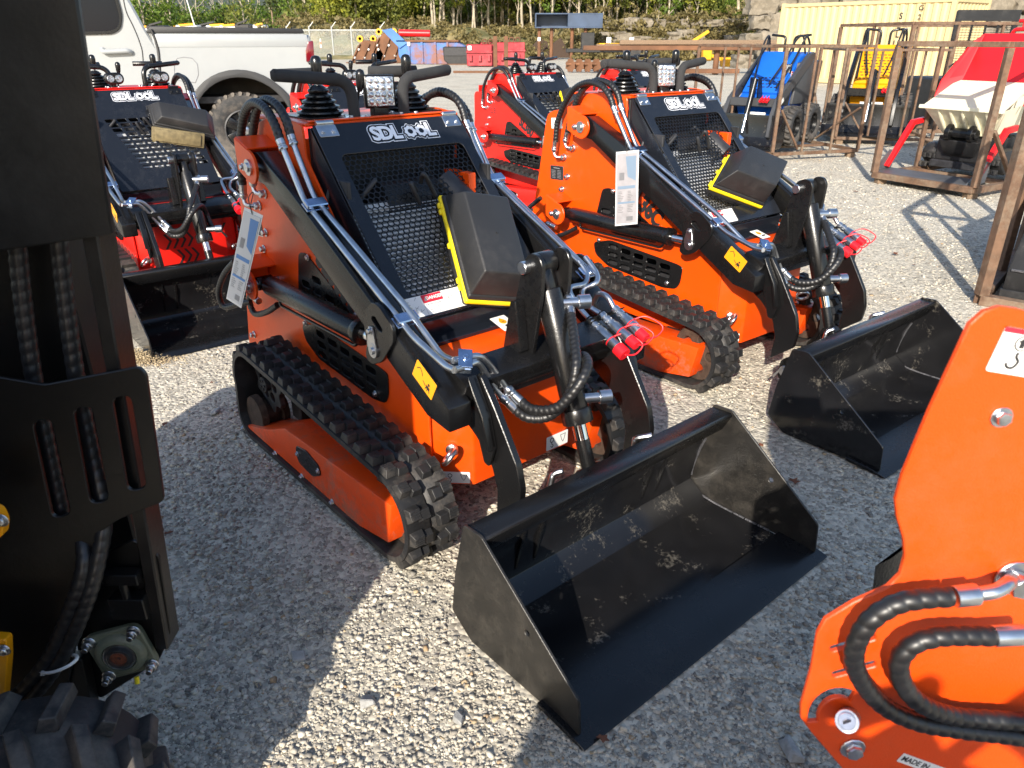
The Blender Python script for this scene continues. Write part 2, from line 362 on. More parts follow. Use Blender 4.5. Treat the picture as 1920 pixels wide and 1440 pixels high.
def make_track(root, s, V):
    Y0 = s * .4225
    tr = P('track', 'belt', belt_mesh, RUBBER, root); tr.location = (0, Y0, 0)
    if V.get('lugs'):
        if 'lug' not in MC: MC['lug'] = lug_mesh()
        for row, ph in ((-1, 0.0), (1, .5)):
            for p, a in belt_frames(.072, ph):
                if not V.get('alllugs') and p.z < .03: continue
                o = obj('tread_block', MC['lug'], RUBBER, tr); o.location = (p.x, row * .047, p.z); o.rotation_euler = (math.pi if False else 0, a + 0, 0)
                # the block's z must point away from the loop
                nz = Vector((math.sin(a), 0, math.cos(a)))
                if nz.dot(p - Vector((0, 0, .16))) < 0: o.rotation_euler = (0, a + math.pi, 0)
                if row > 0: o.scale = (1, -1, 1)
    else:
        def lugs():
            mb = MB()
            for row, ph in ((-1, 0.0), (1, .5)):
                for p, a in belt_frames(.072, ph):
                    nz = Vector((math.sin(a), 0, math.cos(a)))
                    if nz.dot(p - Vector((0, 0, .16))) < 0: a += math.pi
                    R = Matrix.Rotation(a, 3, 'Y'); mb.box(p + R @ Vector((0, row * .044, .010)), (.044, .074, .022), R)
            return mb.mesh(0, 1, 30)
        o = P('tread_blocks', 'lugs_joined', lugs, RUBBER, tr); o['kind'] = 'stuff'
    # frame
    def frame():
        pl = pz([(458, 796), (504, 846), (670, 990), (728, 1019), (733, 949), (532, 803), (503, 806)], -.4975)
        pl = [(x, max(z, .026)) for x, z in pl]
        return MB().xz(pl, -.075, .055).mesh(.006, 2)
    f = P('track_frame', 'tframe', frame, V['tpaint'], root); f.location = (0, Y0, 0)
    def bolts():
        return [MB().bolt((q.x, -.4975, q.z), (0, -1, 0), .0095, .012).mesh(.001) for q in [FA.Y(x, y, -.4975) for x, y in ((457, 803), (517, 851), (567, 894), (624, 942))]]
    if s < 0:
        P('bolt', 'tfbolts', bolts, ZINC, root)
        def cover(): return curve_mesh([rpoly(pz([(556, 835), (575, 845), (598, 873), (602, 892), (588, 893), (563, 868), (557, 852)], -.4985), .012)], .006, .001, MXZ(-.4995))
        c = P('inspection_cover', 'tcover', cover, BLACK, root)
        def cb():
            return [MB().bolt((q.x, -.5025, q.z), (0, -1, 0), .007, .008).mesh(.001) for q in [FA.Y(x, y, -.5025) for x, y in ((558, 851), (597, 883))]]
        P('cover_bolt', 'tcb', cb, ZINC, c)
    sp = P('drive_sprocket', 'sprock', sprocket_mesh, DARKMET, root); sp.location = (-.445, Y0, .245)
    w = P('idler_wheel', 'idler', lambda: joinmesh([curve_mesh([circ(0, 0, .128, 32)] + [circ(.07 * math.cos(a), .07 * math.sin(a), .022, 12) for a in [k * math.pi / 2.5 for k in range(5)]], .05, .004, MXZ(0)), MB().cyl((0, -.045, 0), (0, .045, 0), .032, n=14).mesh(.002)]), RUST, root); w.location = (.49, Y0, .165)
    w = P('rear_roller', 'rroller', lambda: roller((0, 0), .078, .12).mesh(.001), RUST, root); w.location = (-.505, Y0, .102)
    for x in (-.27, -.08, .11, .29):
        w = P('roller', 'roller', lambda: roller((0, 0), .045, .14).mesh(.001), DARKMET, root); w.location = (x, Y0, .065)

def logo(root, M, size, key, parent):
    """SDLOOL lettering, the two Os drawn as small gear wheels, with outline plate"""
    def gear(cx, off):
        R = size * .33 + off; g = []
        for i in range(32):
            r = R * (1.0 if i % 4 < 2 else .86); a = 2 * math.pi * i / 32; g.append((cx + r * math.cos(a), r * math.sin(a)))
        return g
    def layer(off, z, hole):
        Mz = M @ Matrix.Translation((0, 0, z)); L = []
        L.append(text_mesh('SDL', size, Mz @ Matrix.Translation((-size * .98, 0, 0)), off + size * .035, .0004, 0, 1.0, .88))
        L.append(text_mesh('L', size, Mz @ Matrix.Translation((size * 1.46, 0, 0)), off + size * .035, .0004))
        for cx in (.34, .96):
            sp = [gear(size * cx, off)]
            if hole: sp.append(circ(size * cx, 0, size * .14, 14))
            L.append(curve_mesh(sp, .0008, 0, Mz))
        return joinmesh(L)
    P('logo_outline', key + 'o', lambda: layer(size * .125, .0010, False), LOGOW, parent)
    P('logo_backing', key + 'b', lambda: layer(size * .085, .0020, False), HOODB, parent)
    P('logo_lettering', key + 'l', lambda: layer(0.0, .0030, True), LOGOW, parent)

def flat(M, x0, y0, x1, y1, z=.001, th=.0012): return curve_mesh([rrect(x0, y0, x1, y1, min(abs(x1 - x0), abs(y1 - y0)) * .06)], th, 0, M @ Matrix.Translation((0, 0, z)))

def make_loader(name, label, pose, V, group=None):
    ox, oy, deg, sc = pose
    root = thing(name, label, 'loader', (ox, oy, 0), math.radians(deg), group, sc)
    pt = V['paint']; full = V.get('full', False); K = V.get('key', '')
    # ---- side panels (orange sheet, hood-side slope in front)
    spoly = [(-.735, 1.10), (-.60, 1.125), (-.55, 1.165), (-.44, 1.205), (-.30, 1.218), (-.165, 1.203), (-.16, 1.10), (.20, .69), (.36, .60), (.47, .60), (.47, .17), (-.50, .17), (-.93, .20), (-.88, .42), (-.80, .75)]
    if V.get('body') == 'red': spoly = [(-.80, 1.03), (-.62, 1.035), (-.60, 1.09), (-.50, 1.21), (-.165, 1.207)] + spoly[6:]
    up_vent = pz([(566, 478), (578, 478), (655, 578), (672, 625), (600, 590), (566, 545)], -.304)
    lo_vent = pz([(575, 612), (600, 612), (715, 690), (726, 700), (727, 738), (722, 750), (700, 742), (605, 672), (582, 640)], -.304)
    for s in (-1, 1):
        P('side_panel', K + 'side%d' % s, lambda: curve_mesh([rpoly(spoly, [.05, .03, .04, .05, .05, .02, .01, .01, .01, .02, .01, .02, .05, .05, .05, .05]), rpoly(up_vent, .02), rpoly(lo_vent, .02)], .008, .0015, MXZ(s * .304)), pt, root)
        def vent(poly, k):
            bx = [p[0] for p in poly]; bz = [p[1] for p in poly]
            cx, cz = sum(bx) / len(bx), sum(bz) / len(bz)
            big = [(cx + (x - cx) * 1.07, cz + (z - cz) * 1.07) for x, z in poly]
            slots = []
            def inside(x, z):
                r = False
                for i in range(len(poly)):
                    (x1, z1), (x2, z2) = poly[i - 1], poly[i]
                    if (z1 > z) != (z2 > z) and x < (x2 - x1) * (z - z1) / (z2 - z1) + x1: r = not r
                return r
            for r in range(-6, 7):
                for q in range(-5, 6):
                    x, z = cx + q * .086 - .02, cz + r * .040 - q * .006
                    if all(inside(x + a * .036, z + b * .014) for a in (-1, 1) for b in (-1, 1)): slots.append(rrect(x - .033, z - .0125, x + .033, z + .0125, .0115, 3))
            return curve_mesh([rpoly(big, .02)] + slots, .004, .0006, MXZ(s * .3105))
        a = P('vent_panel', K + 'ventu%d' % s, lambda: vent(up_vent, 'u'), BLACK, root)
        b = P('vent_panel', K + 'ventl%d' % s, lambda: vent(lo_vent, 'l'), BLACK, root)
        if full and s < 0:
            P('vent_bolt', 'ventbolts', lambda: [MB().bolt((q.x, -.314, q.z), (0, -1, 0), .008, .009).mesh(.001) for q in [FA.Y(x, y, -.314) for x, y in ((577, 483), (573, 605), (704, 738), (668, 590))]], ZINC, root)
    # ---- front body, deck, rear
    foot = [(-.45, -.299), (.46, -.299), (.55, -.20), (.55, .20), (.46, .299), (-.45, .299)]
    P('front_body', 'fbody', lambda: MB().xy([(.34, -.2985), (.455, -.2985), (.55, -.20), (.55, .20), (.455, .2985), (.34, .2985)], .17, .598).mesh(.006, 2), pt, root)
    P('belly_pan', 'belly', lambda: MB().b2((-.85, -.296, .20), (.34, .296, .225)).mesh(.003), pt, root)
    P('top_deck', 'deck', lambda: MB().b2((-.56, -.299, 1.196), (-.155, .299, 1.2065)).b2((-.175, -.285, 1.2075), (-.150, .285, 1.214)).mesh(.003), pt, root)
    P('rear_panel', 'rearp', lambda: MB().b2((-.74, -.299, .45), (-.73, .299, 1.09)).mesh(.002), pt, root)
    P('step_plate', 'step', lambda: MB().b2((-.98, -.27, .20), (-.74, .27, .215)).mesh(.002), BLACK, root)
    P('chassis', 'chas', lambda: MB().b2((-.70, -.29, .23), (.335, .29, .42)).b2((-.70, -.29, .43), (-.20, .29, .95)).mesh(.002), DARKMET, root)
    P('axle_tube', 'axle', lambda: MB().b2((-.40, -.37, .10), (-.32, .37, .18)).b2((.20, -.37, .10), (.28, .37, .18)).mesh(.004), DARKMET, root)
    # ---- hood
    hw = .288
    if V['hood'] == 'hex':
        op = rrect(-.238, -HL * .905, .243, -HL * .165, .022)
        h = P('hood', 'hoodhex', lambda: curve_mesh([rrect(-hw, -HL * 1.02, hw, 0, .012), op], .005, .0015, MH), HOODB, root)
        def comb():
            mb = MB(); p = .0205; row = p * .866; wv = .0038; th = .002
            r0 = p / math.sqrt(3); r1 = r0 - wv / math.sqrt(3) * 1.0
            nrow = int(HL * .76 / row) + 1; V_ = []; F_ = []
            for j in range(nrow):
                for i in range(-13, 14):
                    cx = i * p + (p / 2 if j % 2 else 0); cy = -HL * .158 - j * row
                    if abs(cx) > .256: continue
                    o = len(V_)
                    for r in (r0, r1):
                        for k in range(6):
                            a = math.pi / 6 + k * math.pi / 3; V_.append((cx + r * math.cos(a), cy + r * math.sin(a), 0))
                    for k in range(6):
                        a = math.pi / 6 + k * math.pi / 3; V_.append((cx + r1 * math.cos(a), cy + r1 * math.sin(a), -th))
                    for k in range(6):
                        q = (k + 1) % 6; F_.append((o + k, o + q, o + 6 + q, o + 6 + k)); F_.append((o + 6 + k, o + 6 + q, o + 12 + q, o + 12 + k))
            mb.add(V_, F_); me = mb.mesh(0, 1, 20, fix=False); me.transform(MH @ Matrix.Translation((0, 0, -.004))); return me
        P('honeycomb_grille', 'comb', comb, BLACK, h)
    else:
        holes = []
        for r in range(11):
            for c in range(6):
                y = -HL * .30 - r * .034; x = -.225 + c * .066 + r * .0105
                holes.append(rpoly([(x, y), (x + .050, y), (x + .056, y - .024), (x + .006, y - .024)], .006, 2))
        h = P('hood', 'hoodslot', lambda: curve_mesh([rrect(-hw, -HL * 1.02, hw, 0, .012)] + holes, .005, .0012, MH), HOODB, root)
    def hside():
        q = [(-.150, 1.198), (.345, .664), (.335, .60), (.16, .60), (-.158, .96)]
        return [curve_mesh([rpoly(q, .012)], .003, .0006, MXZ(y)) for y in (-.2895, .2895)] + [joinmesh([MB().b2((.337, -.288, .60), (.342, .288, .662)).b2((.342, -.285, .598), (.40, .285, .612)).mesh(.002)])]
    P('hood_side', 'hside', hside, HOODB, h)
    logo(root, MH @ Matrix.Translation((.03 if V['hood'] == 'hex' else .0, -HL * .078, .0025)), .072, 'logo' + V['hood'], h)
    # hinges
    for s in (-1, 1):
        def hinge():
            mb = MB(); c = hood(-.005, 0, .006); mb.cyl(c + Vector((0, -.030, 0)), c + Vector((0, .030, 0)), .0085, n=12)
            me = joinmesh([mb.mesh(.0008), curve_mesh([rrect(-.034, -.048, .034, -.004, .004)], .003, .0006, MH @ Matrix.Translation((0, 0, .0045)))])
            m2 = MB(); [m2.bolt(hood(0, 0, .006) + HU * .030 + Vector((dy, 0, 0)) * 0 + Vector((0, dy, 0)), HN, .006, .006) for dy in (-.018, .018)]
            return joinmesh([me, m2.mesh(.0005)])
        o = P('hinge', 'hinge', hinge, ZINC if V['hood'] == 'hex' else BLACK, h); o.location = (0, s * .243, 0)
    # danger notice at the foot of the hood
    if V['hood'] == 'hex':
        MD = MH @ Matrix.Translation((-.165, -HL * .962, .003))
        d = P('danger_notice', 'dnotice', lambda: flat(MD, -.115, -.034, .115, .034, .0010), WHITE, h)
        P('notice_red_band', 'dred', lambda: flat(MD, -.036, .006, .036, .033, .0022), REDINK, d)
        P('notice_heading', 'dhead', lambda: text_mesh('DANGER', .0155, MD @ Matrix.Translation((.008, .0195, .0032)), .0004, .0002), WHITE, d)
        def small():
            L = [text_mesh('CRUSH HAZARD!', .0080, MD @ Matrix.Translation((0, -.0015, .0020)), .0001, .0002)]
            for k, t in enumerate(('Keep out of this area', 'when lift arm is raised', 'unless it is supported.')): L.append(text_mesh(t, .0056, MD @ Matrix.Translation((0, -.012 - k * .0072, .0020)), .0, .0002))
            mb = MB()
            for x0 in (-.078, .077):
                for k in range(14):
                    random.seed(k + int(x0 * 1000)); a = (x0 + random.uniform(-.028, .028), random.uniform(-.024, .024)); b = (a[0] + random.uniform(-.02, .02), a[1] + random.uniform(-.012, .012))
                    mb.beam(MD @ Vector((a[0], a[1], .0022)), MD @ Vector((b[0], b[1], .0022)), .0012, .0004, HN)
            for x in (-.037, .037): mb.beam(MD @ Vector((x, -.033, .0021)), MD @ Vector((x, .033, .0021)), .0008, .0003, HN)
            L.append(mb.mesh(0)); L.append(curve_mesh([[(-.031, .012), (-.019, .012), (-.025, .026)]], .0006, 0, MD @ Matrix.Translation((0, 0, .0034)))); return joinmesh(L)
        P('notice_print', 'dprint', small, GINK, d)
        MT = basis((.4305, -.02, .606), (.0, 1, 0), (-.7, 0, .5))
        MT = basis((.405, .045, .6135), (0, 1, 0), (-1, 0, .25))
        s1_ = P('hydraulic_sticker', 'hstk', lambda: flat(MT, -.030, -.040, .030, .040, .002), WHITE, root)
        P('sticker_drop', 'hdrop', lambda: joinmesh([curve_mesh([[(0, .030)] + [(.013 * math.sin(a), .008 - .013 * math.cos(a)) for a in [math.radians(130 - 26 * k) for k in range(11)]]], .0006, 0, MT @ Matrix.Translation((0, 0, .003))), ]), YELSTK, s1_)
        P('sticker_print', 'hprint', lambda: joinmesh([text_mesh('H', .012, MT @ Matrix.Translation((0, .006, .0036)), 0, .0002), MB().b2((.393 + .03, .035, .6125), (.395 + .032, .055, .617)).mesh(0)]), INK, s1_)
    # ---- behind the grille: radiator core, engine
    def radiator():
        mb = MB(); R = MH.to_3x3()
        for k in range(24): mb.box(hood(.425 + k * .0245, 0, -.075), (.52, .0075, .030), R)
        mb.box(hood(.70, 0, -.105), (.52, .36, .012), R); mb.box(hood(.405, 0, -.075), (.53, .022, .045), R)
        return mb.mesh(0, 1, 30)
    P('radiator', 'radi', radiator, GALV, root)
    def engine():
        mb = MB(); random.seed(3)
        mb.cyl((-.05, -.12, .95), (-.05, .10, .95), .07, n=18); mb.box((-.12, .05, .90), (.16, .26, .16)); mb.cyl((-.02, .12, 1.0), (.06, .16, .93), .05, n=16)
        for k in range(9):
            a = Vector((random.uniform(-.1, .05), random.uniform(-.22, .22), random.uniform(.92, 1.04))); mb.tube(catmull([a, a + Vector((.03, random.uniform(-.1, .1), .03)), a + Vector((.02, random.uniform(-.16, .16), -.05))], 6), .008, 7)
        return mb.mesh(.003)
    P('engine', 'engine', engine, DARKMET, root)
    P('bay_dark_panel', 'bulk', lambda: MB().b2((-.175, -.285, .90), (-.165, .285, 1.19)).b2((-.165, .270, .80), (.05, .284, 1.05)).b2((-.165, -.284, .80), (.05, -.270, 1.05)).mesh(.002), DARKMET, root)  # added dark panels that make the bay read dark behind the grille
    P('engine_bracket', 'ebr', lambda: MB().b2((-.09, .18, .90), (.06, .21, 1.03)).mesh(.003), pt, root)
    # ---- lift arms
    armp = [(-.41, 1.06), (-.385, 1.105), (-.33, 1.110), (-.12, 1.018), (.02, .944), (.705, .562), (.705, .49), (.60, .503), (.0, .838), (-.30, 1.006), (-.38, 1.02)]
    gus = rpoly(pz([(690, 580), (703, 564), (716, 572), (742, 612), (744, 640), (722, 678), (703, 682), (691, 668), (694, 640), (688, 610)], -.40), .018)
    slot = rpoly(pz([(703, 592), (709, 592), (723, 616), (722, 622), (716, 618), (703, 598)], -.40), .006)
    legp = pz([(832, 742), (868, 706), (905, 700), (931, 760), (955, 822), (974, 872), (982, 920), (978, 958), (936, 972), (938, 916), (928, 872), (900, 818), (858, 760)], -.27)
    legp = [(x, max(z, .12)) for x, z in legp]
    for s in (-1, 1):
        arm = P('lift_arm', 'arm%d' % s, lambda: MB().xz(armp, s * .398, s * .322).mesh(.005, 2), BLACK, root)
        P('arm_gusset', 'gus%d' % s, lambda: curve_mesh([gus, slot], .012, .0015, MXZ(s * .405)), BLACK, arm)
        P('arm_leg', 'leg%d' % s, lambda: curve_mesh([rpoly(legp, .012)], .022, .002, MXZ(s * .27)), BLACK, arm)
        def rib():
            q = pz([(866, 716), (884, 704), (912, 780), (924, 845), (915, 876), (906, 868), (890, 800)], -.30); me = joinmesh([curve_mesh([rpoly(q, .008)], .010, .001, MXZ(s * .292)), MB().xz([q[1], q[2], q[3], (q[3][0] - .012, q[3][1] - .004), (q[2][0] - .012, q[2][1] - .004)], s * .315, s * .283).mesh(.002)]); return me
        P('leg_rib', 'rib%d' % s, rib, BLACK, arm)
        def weld():
            q = [FA.Y(x, y, -.281) for x, y in ((884, 716), (900, 770), (914, 830), (920, 868))]; P_ = resample(catmull([(p.x, s * .2815, p.z) for p in q], 6), .004); random.seed(5)
            return MB().tube([p + Vector((0, random.uniform(-.001, .001), random.uniform(-.001, .001))) for p in P_], .0055, 6, helix=(.006, .5)).mesh(0, 1, 60)
        P('weld_bead', 'weld%d' % s, weld, WELD, arm)
        # pin brackets: pivot (upper) and lift cylinder (lower)
        for nm, (px_, pz_), tail in (('pivot_bracket', (-.353, 1.062), .10), ('cylinder_bracket', (-.512, .617), .09)):
            def br():
                r = .055; L = [(px_ + r * math.cos(a), pz_ + r * math.sin(a)) for a in [math.radians(-110 + k * 20) for k in range(11)]]
                L += [(px_ - tail, pz_ + .085), (px_ - tail, pz_ - .02)]
                m1 = curve_mesh([rpoly(L, .004), circ(px_, pz_, .014, 14)], .010, .0015, MXZ(s * .4155))
                m2 = MB().beam((px_ - .005, s * .362, pz_ + .056), (px_ - tail, s * .362, pz_ + .085), .11, .008).b2((px_ - tail, s * .308, pz_ - .02), (px_ - tail + .008, s * .412, pz_ + .082)).mesh(.002)
                return joinmesh([m1, m2])
            b = P(nm, K[:0] + nm + str(s), br, pt, root)
            def pin():
                a = (0, s, 0); mb = MB(); mb.cyl((px_, s * .420, pz_), (px_, s * .428, pz_), .027, n=20).cyl((px_, s * .30, pz_), (px_, s * .434, pz_), .016, n=16)
                mb.xz([(px_ - .016, pz_ + .018), (px_ + .012, pz_ + .020), (px_ - .036, pz_ - .012), (px_ - .044, pz_ + .000)], s * .4212, s * .426); mb.bolt((px_ - .038, s * .426, pz_ - .002), a, .009, .012); return mb.mesh(.0012)
            P('pin', 'pin' + nm + str(s), pin, ZINC, b)
        # lift cylinder
        def cylr():
            a, b_ = Vector((-.512, s * .362, .617)), Vector((.36, s * .362, .628)); u = (b_ - a).normalized()
            mb = MB().cyl(a - Vector((0, .03, 0)), a + Vector((0, .03, 0)), .026, n=16).cyl(a, a + u * .07, .026, n=16).cyl(a + u * .06, a + u * .70, .0365, n=28).cyl(a + u * .70, a + u * .73, .041, n=28)
            mb.tube(fillet([a + u * .12 + Vector((0, s * .0, -.036)), a + u * .12 + Vector((0, 0, -.060)), a + u * .67 + Vector((0, 0, -.060)), a + u * .69 + Vector((0, 0, -.036))], .02), .006, 8); return mb.mesh(.003, 2)
        c = P('lift_cylinder', 'lcyl%d' % s, cylr, BLACK, root)
        P('cylinder_rod', 'lrod%d' % s, lambda: MB().cyl((.215, s * .362, .626), (.35, s * .362, .628), .020, n=18).cyl((.352, s * .33, .628), (.352, s * .395, .628), .03, n=18).mesh(.002), CHROME, c)
        def fpin():
            x, z = .361, .627; mb = MB(); mb.cyl((x, s * .405, z), (x, s * .418, z), .023, n=20).cyl((x, s * .405, z), (x, s * .424, z), .011, n=14)
            q = [(x - .027, z + .004), (x + .021, z + .011), (x + .008, z + .075), (x - .014, z + .072), (x - .028, z + .02)]
            mb.xz(q, s * .4115, s * .417); mb.bolt((x - .004, s * .417, z + .060), (0, s, 0), .008, .010); return mb.mesh(.0012)
        P('pin', 'fpin%d' % s, fpin, ZINC, arm)
        # eye bolt on the front chamfer
        def eye():
            n = Vector((.69, s * .72, 0)).normalized(); p = Vector((.505, s * .2495, .300)); mb = MB(); c = p + n * .044
            mb.cyl(p, p + n * .010, .020, n=16); u = Vector((.62 * .72, -.62 * s * .69, .78)).normalized(); w = n
            ring = [c + (w * math.cos(a) + u * math.sin(a)) * .029 for a in [2 * math.pi * k / 24 for k in range(24)]]; mb.tube(ring, .0075, 10, closed=True); return mb.mesh(.001, 1, 60)
        P('eye_bolt', 'eye%d' % s, eye, ZINC, root)
    # cross tube, centre tower, tilt cylinder
    cross = P('cross_tube', 'cross', lambda: MB().xz([(.565, .535), (.66, .515), (.69, .60), (.595, .635)], -.325, .325).xz([(.655, .54), (.675, .54), (.685, .56), (.665, .56)], -.322, .322).mesh(.006, 2), BLACK, root)
    for s in (-1, 1):
        tw = rpoly(pz([(963, 586), (983, 490), (995, 473), (1012, 480), (1019, 498), (1016, 560), (1000, 664), (942, 668), (955, 625)], -.055), [.03, .02, .02, .02, .02, .02, .004, .004, .02])
        P('tower_plate', 'tow%d' % s, lambda: joinmesh([curve_mesh([tw], .014, .0015, MXZ(s * .052)), MB().prism([(lambda q: (q.x, s * .059, q.z))(FA.Y(x, y, -.055)) for x, y in ((975, 560), (985, 560), (995, 655), (960, 655))], (0, s * .035, 0)).mesh(.003)]), BLACK, cross)
    def tilt():
        a, b_ = Vector((.628, 0, .868)), Vector((.858, 0, .265)); u = (b_ - a).normalized(); L = (b_ - a).length; mb = MB()
        mb.cyl(a - Vector((0, .034, 0)), a + Vector((0, .034, 0)), .034, n=24).cyl(a, a + u * .09, .028, n=18).cyl(a + u * .075, a + u * .46, .0385, n=28).cyl(a + u * .43, a + u * .475, .046, n=28); return mb.mesh(.003, 2)
    tc = P('tilt_cylinder', 'tilt', tilt, BLACK, root)
    TA, TB = Vector((.628, 0, .868)), Vector((.858, 0, .265)); TU = (TB - TA).normalized()
    P('tilt_rod', 'trod', lambda: MB().cyl(TA + TU * .47, TA + TU * .53, .021, n=18).mesh(.001), CHROME, tc)
    P('rod_end', 'rend', lambda: MB().cyl(TA + TU * .525, TB - TU * .03, .022, n=18).cyl(TB - Vector((0, .028, 0)), TB + Vector((0, .028, 0)), .034, n=22).mesh(.002), BLACK, tc)
    P('pin', 'tpin', lambda: MB().cyl(TA - Vector((0, .078, 0)), TA + Vector((0, .078, 0)), .0185, n=20).mesh(.002), ZINC, cross)
    P('port_elbow', 'pelb', lambda: [MB().cyl(TA + TU * h_ + Vector((.02, .02, 0)), TA + TU * h_ + Vector((.055, .078, .0)), .015, n=14).cyl(TA + TU * h_ + Vector((.045, .063, .0)), TA + TU * h_ + Vector((.062, .096, .0)), .021, n=18).mesh(.0015) for h_ in (.115, .40)], ZINC, tc)
    # ---- hydraulic tubes on the arms
    t1 = [(533, 283), (571, 377), (584, 394), (745, 594), (775, 632), (838, 688), (852, 694)]; t2 = [(552, 274), (589, 370), (603, 388), (765, 580), (795, 622), (828, 668), (850, 676)]
    def tube_l(s):
        out = []
        for L, Y in ((t1, -.376), (t2, -.345)):
            q = [FA.Y(x, y, Y) for x, y in (L if s < 0 else L[:4])]; q = [Vector((p.x, s * Y * -1 if False else Y * (1 if s < 0 else -1), p.z)) for p in q]; out.append(MB().tube(fillet(q, .03, 5), .0098, 10).mesh(0, 1, 60))
        return out
    for s in (-1, 1): P('hydraulic_tube', 'htube%d' % s, lambda: tube_l(s), ZINC, root)
    def clamp(c, u, w):
        M = basis(c, (0, 1, 0), u); me = joinmesh([MB().box((0, 0, -.004), (.070, .036, .016)).mesh(.003), MB().box((0, 0, .008), (.074, .040, .005)).bolt((0, 0, .010), (0, 0, 1), .008, .009).mesh(.0012)]); me.transform(M); return me
    for s in (-1, 1):
        for k, (x, y) in enumerate(((592, 383), (762, 598))):
            q = FA.Y(x, y, -.36); P('tube_clamp', 'clamp%d%d' % (k, s), lambda: clamp(Vector((q.x, s * .36, q.z)), Vector((.87, 0, -.49)), 0), ZBLUE, root)
    P('tube_clamp', 'clamp3', lambda: clamp(Vector((.640, -.285, .648)), Vector((.3, 1, 0)), 0), ZBLUE, root) if False else None
    # left: tubes turn across the cross tube, fittings, spiral wrapped hoses to the tilt cylinder
    X1 = p3([(852, 694, -.376), (872, 688, -.33), (893, 680, -.29), (910, 700, -.25), (925, 725, -.22), (938, 742, -.20)]); X2 = p3([(850, 676, -.345), (872, 672, -.31), (898, 668, -.27), (918, 684, -.23), (935, 708, -.20), (948, 726, -.18)])
    P('cross_tube_line', 'xline', lambda: [MB().tube(catmull(q_, 6), .0098, 10).mesh(0, 1, 60) for q_ in (X1, X2)], ZINC, root)
    def clampx():
        c = (X1[1] + X2[1]) / 2; M = basis(c + Vector((0, 0, .004)), (X1[1] - X2[1]), Vector((.3, 1, 0))); me = joinmesh([MB().box((0, 0, -.006), (.068, .034, .02)).mesh(.003), MB().box((0, 0, .010), (.072, .038, .005)).bolt((0, 0, .012), (0, 0, 1), .008, .009).mesh(.0012)]); me.transform(M); return me
    P('tube_clamp', 'clampx', clampx, ZBLUE, root)
    def fit(a, b, r=.0135):
        mb = MB(); d = (b - a); mb.cyl(a, a + d * .12, r * .8, n=12); mb.lathe(a + d * .10, d, [(0, r * 1.2), (d.length * .25, r * 1.2)], 6); mb.lathe(a + d * .36, d, [(0, r * 1.05), (d.length * .16, r * 1.05)], 6); mb.cyl(a + d * .52, b, r * 1.02, r * 1.10, 14); return mb
    h1 = p3([(966, 768, -.17), (990, 783, -.16), (1030, 780, -.12), (1064, 745, -.09), (1080, 690, -.065), (1077, 640, -.02), (1070, 590, .03)]); h2 = p3([(976, 752, -.155), (1000, 768, -.15), (1045, 764, -.12), (1085, 722, -.08), (1102, 684, -.03), (1093, 668, .02), (1082, 682, .05), (1090, 715, .06), (1104, 738, .06)])
    P('hose_fitting', 'hfit', lambda: [fit(X1[-1], h1[0]).mesh(.0008), fit(X2[-1], h2[0]).mesh(.0008), fit(FA.Y(1066, 552, .06), h1[-1]).mesh(.0008)], ZINC, root)
    for k, hh in enumerate((h1, h2)): P('wrapped_hose', 'hose%d' % k, lambda: MB().tube(resample(catmull(hh, 10), .0035), .0140, 12, helix=(.0165, .17)).mesh(0, 1, 70), HOSE, root)
    # top hoses from tubes over to the side panel (mirrored on the right)
    ha = [(525, 262, -.376), (515, 233, -.376), (497, 203, -.372), (474, 193, -.365), (457, 218, -.355), (450, 285, -.35), (455, 345, -.35)]
    hb = [(545, 254, -.345), (535, 222, -.345), (518, 197, -.345), (496, 188, -.342), (480, 212, -.338), (473, 270, -.335), (474, 322, -.335)]
    for s in (-1, 1):
        def fl(L): return [Vector((q.x, q.y * (1 if s < 0 else -1), q.z)) for q in p3(L)]
        A_, B_ = fl(ha), fl(hb); e1, e2 = fl([(533, 283, -.376), (552, 274, -.345)])
        P('hose_fitting', 'hfT%d' % s, lambda: [fit(e1, A_[0]).mesh(.0008), fit(e2, B_[0]).mesh(.0008)], ZINC, root)
        for k, L in enumerate((A_, B_)): P('wrapped_hose', 'hoseT%d%d' % (k, s), lambda: MB().tube(resample(catmull(L, 10), .0035 if full else .006), .0140 if V['hood'] == 'hex' else .0095, 12 if full else 8, helix=(.0175, .20)).mesh(0, 1, 70), HOSE, root)
        def elbows():
            mb = MB(); me = []
            for L, dz in ((A_, 0), (B_, 0)):
                a, b_ = L[-1], L[-1] - (L[-2] - L[-1]).normalized() * .055; me.append(fit(b_, a).mesh(.0008)); c = b_ + Vector((.012, 0, -.02)); y = s * .308
                mb.tube(catmull([b_, c, Vector((c.x + .02, (c.y + y) / 2, c.z - .005)), Vector((c.x + .025, y, c.z - .005))], 5), .008, 9); mb.lathe(Vector((c.x + .025, s * .309, c.z - .005)), (0, s, 0), [(0, .019), (.004, .019), (.005, .014), (.022, .014)], 6)
            return me + [joinmesh([mb.mesh(.0006)])]
        P('elbow_fitting', 'elb%d' % s, elbows, ZINC, root)
    # right arm: coupler bank with red dust caps
    def tubes_c():
        out = []
        for L in ([(1085, 490, .345), (1100, 514, .34), (1096, 532, .31), (1068, 542, .25), (1085, 575, .24), (1103, 596, .24)], [(1097, 482, .376), (1118, 512, .37), (1118, 530, .34), (1092, 545, .30), (1100, 570, .275), (1125, 588, .275)], [(1112, 572, .33), (1122, 552, .32), (1138, 556, .31), (1150, 576, .31)]): out.append(MB().tube(catmull(p3(L), 6), .0092, 10).mesh(0, 1, 60))
        return out
    P('coupler_tube', 'ctube', tubes_c, ZINC, root)
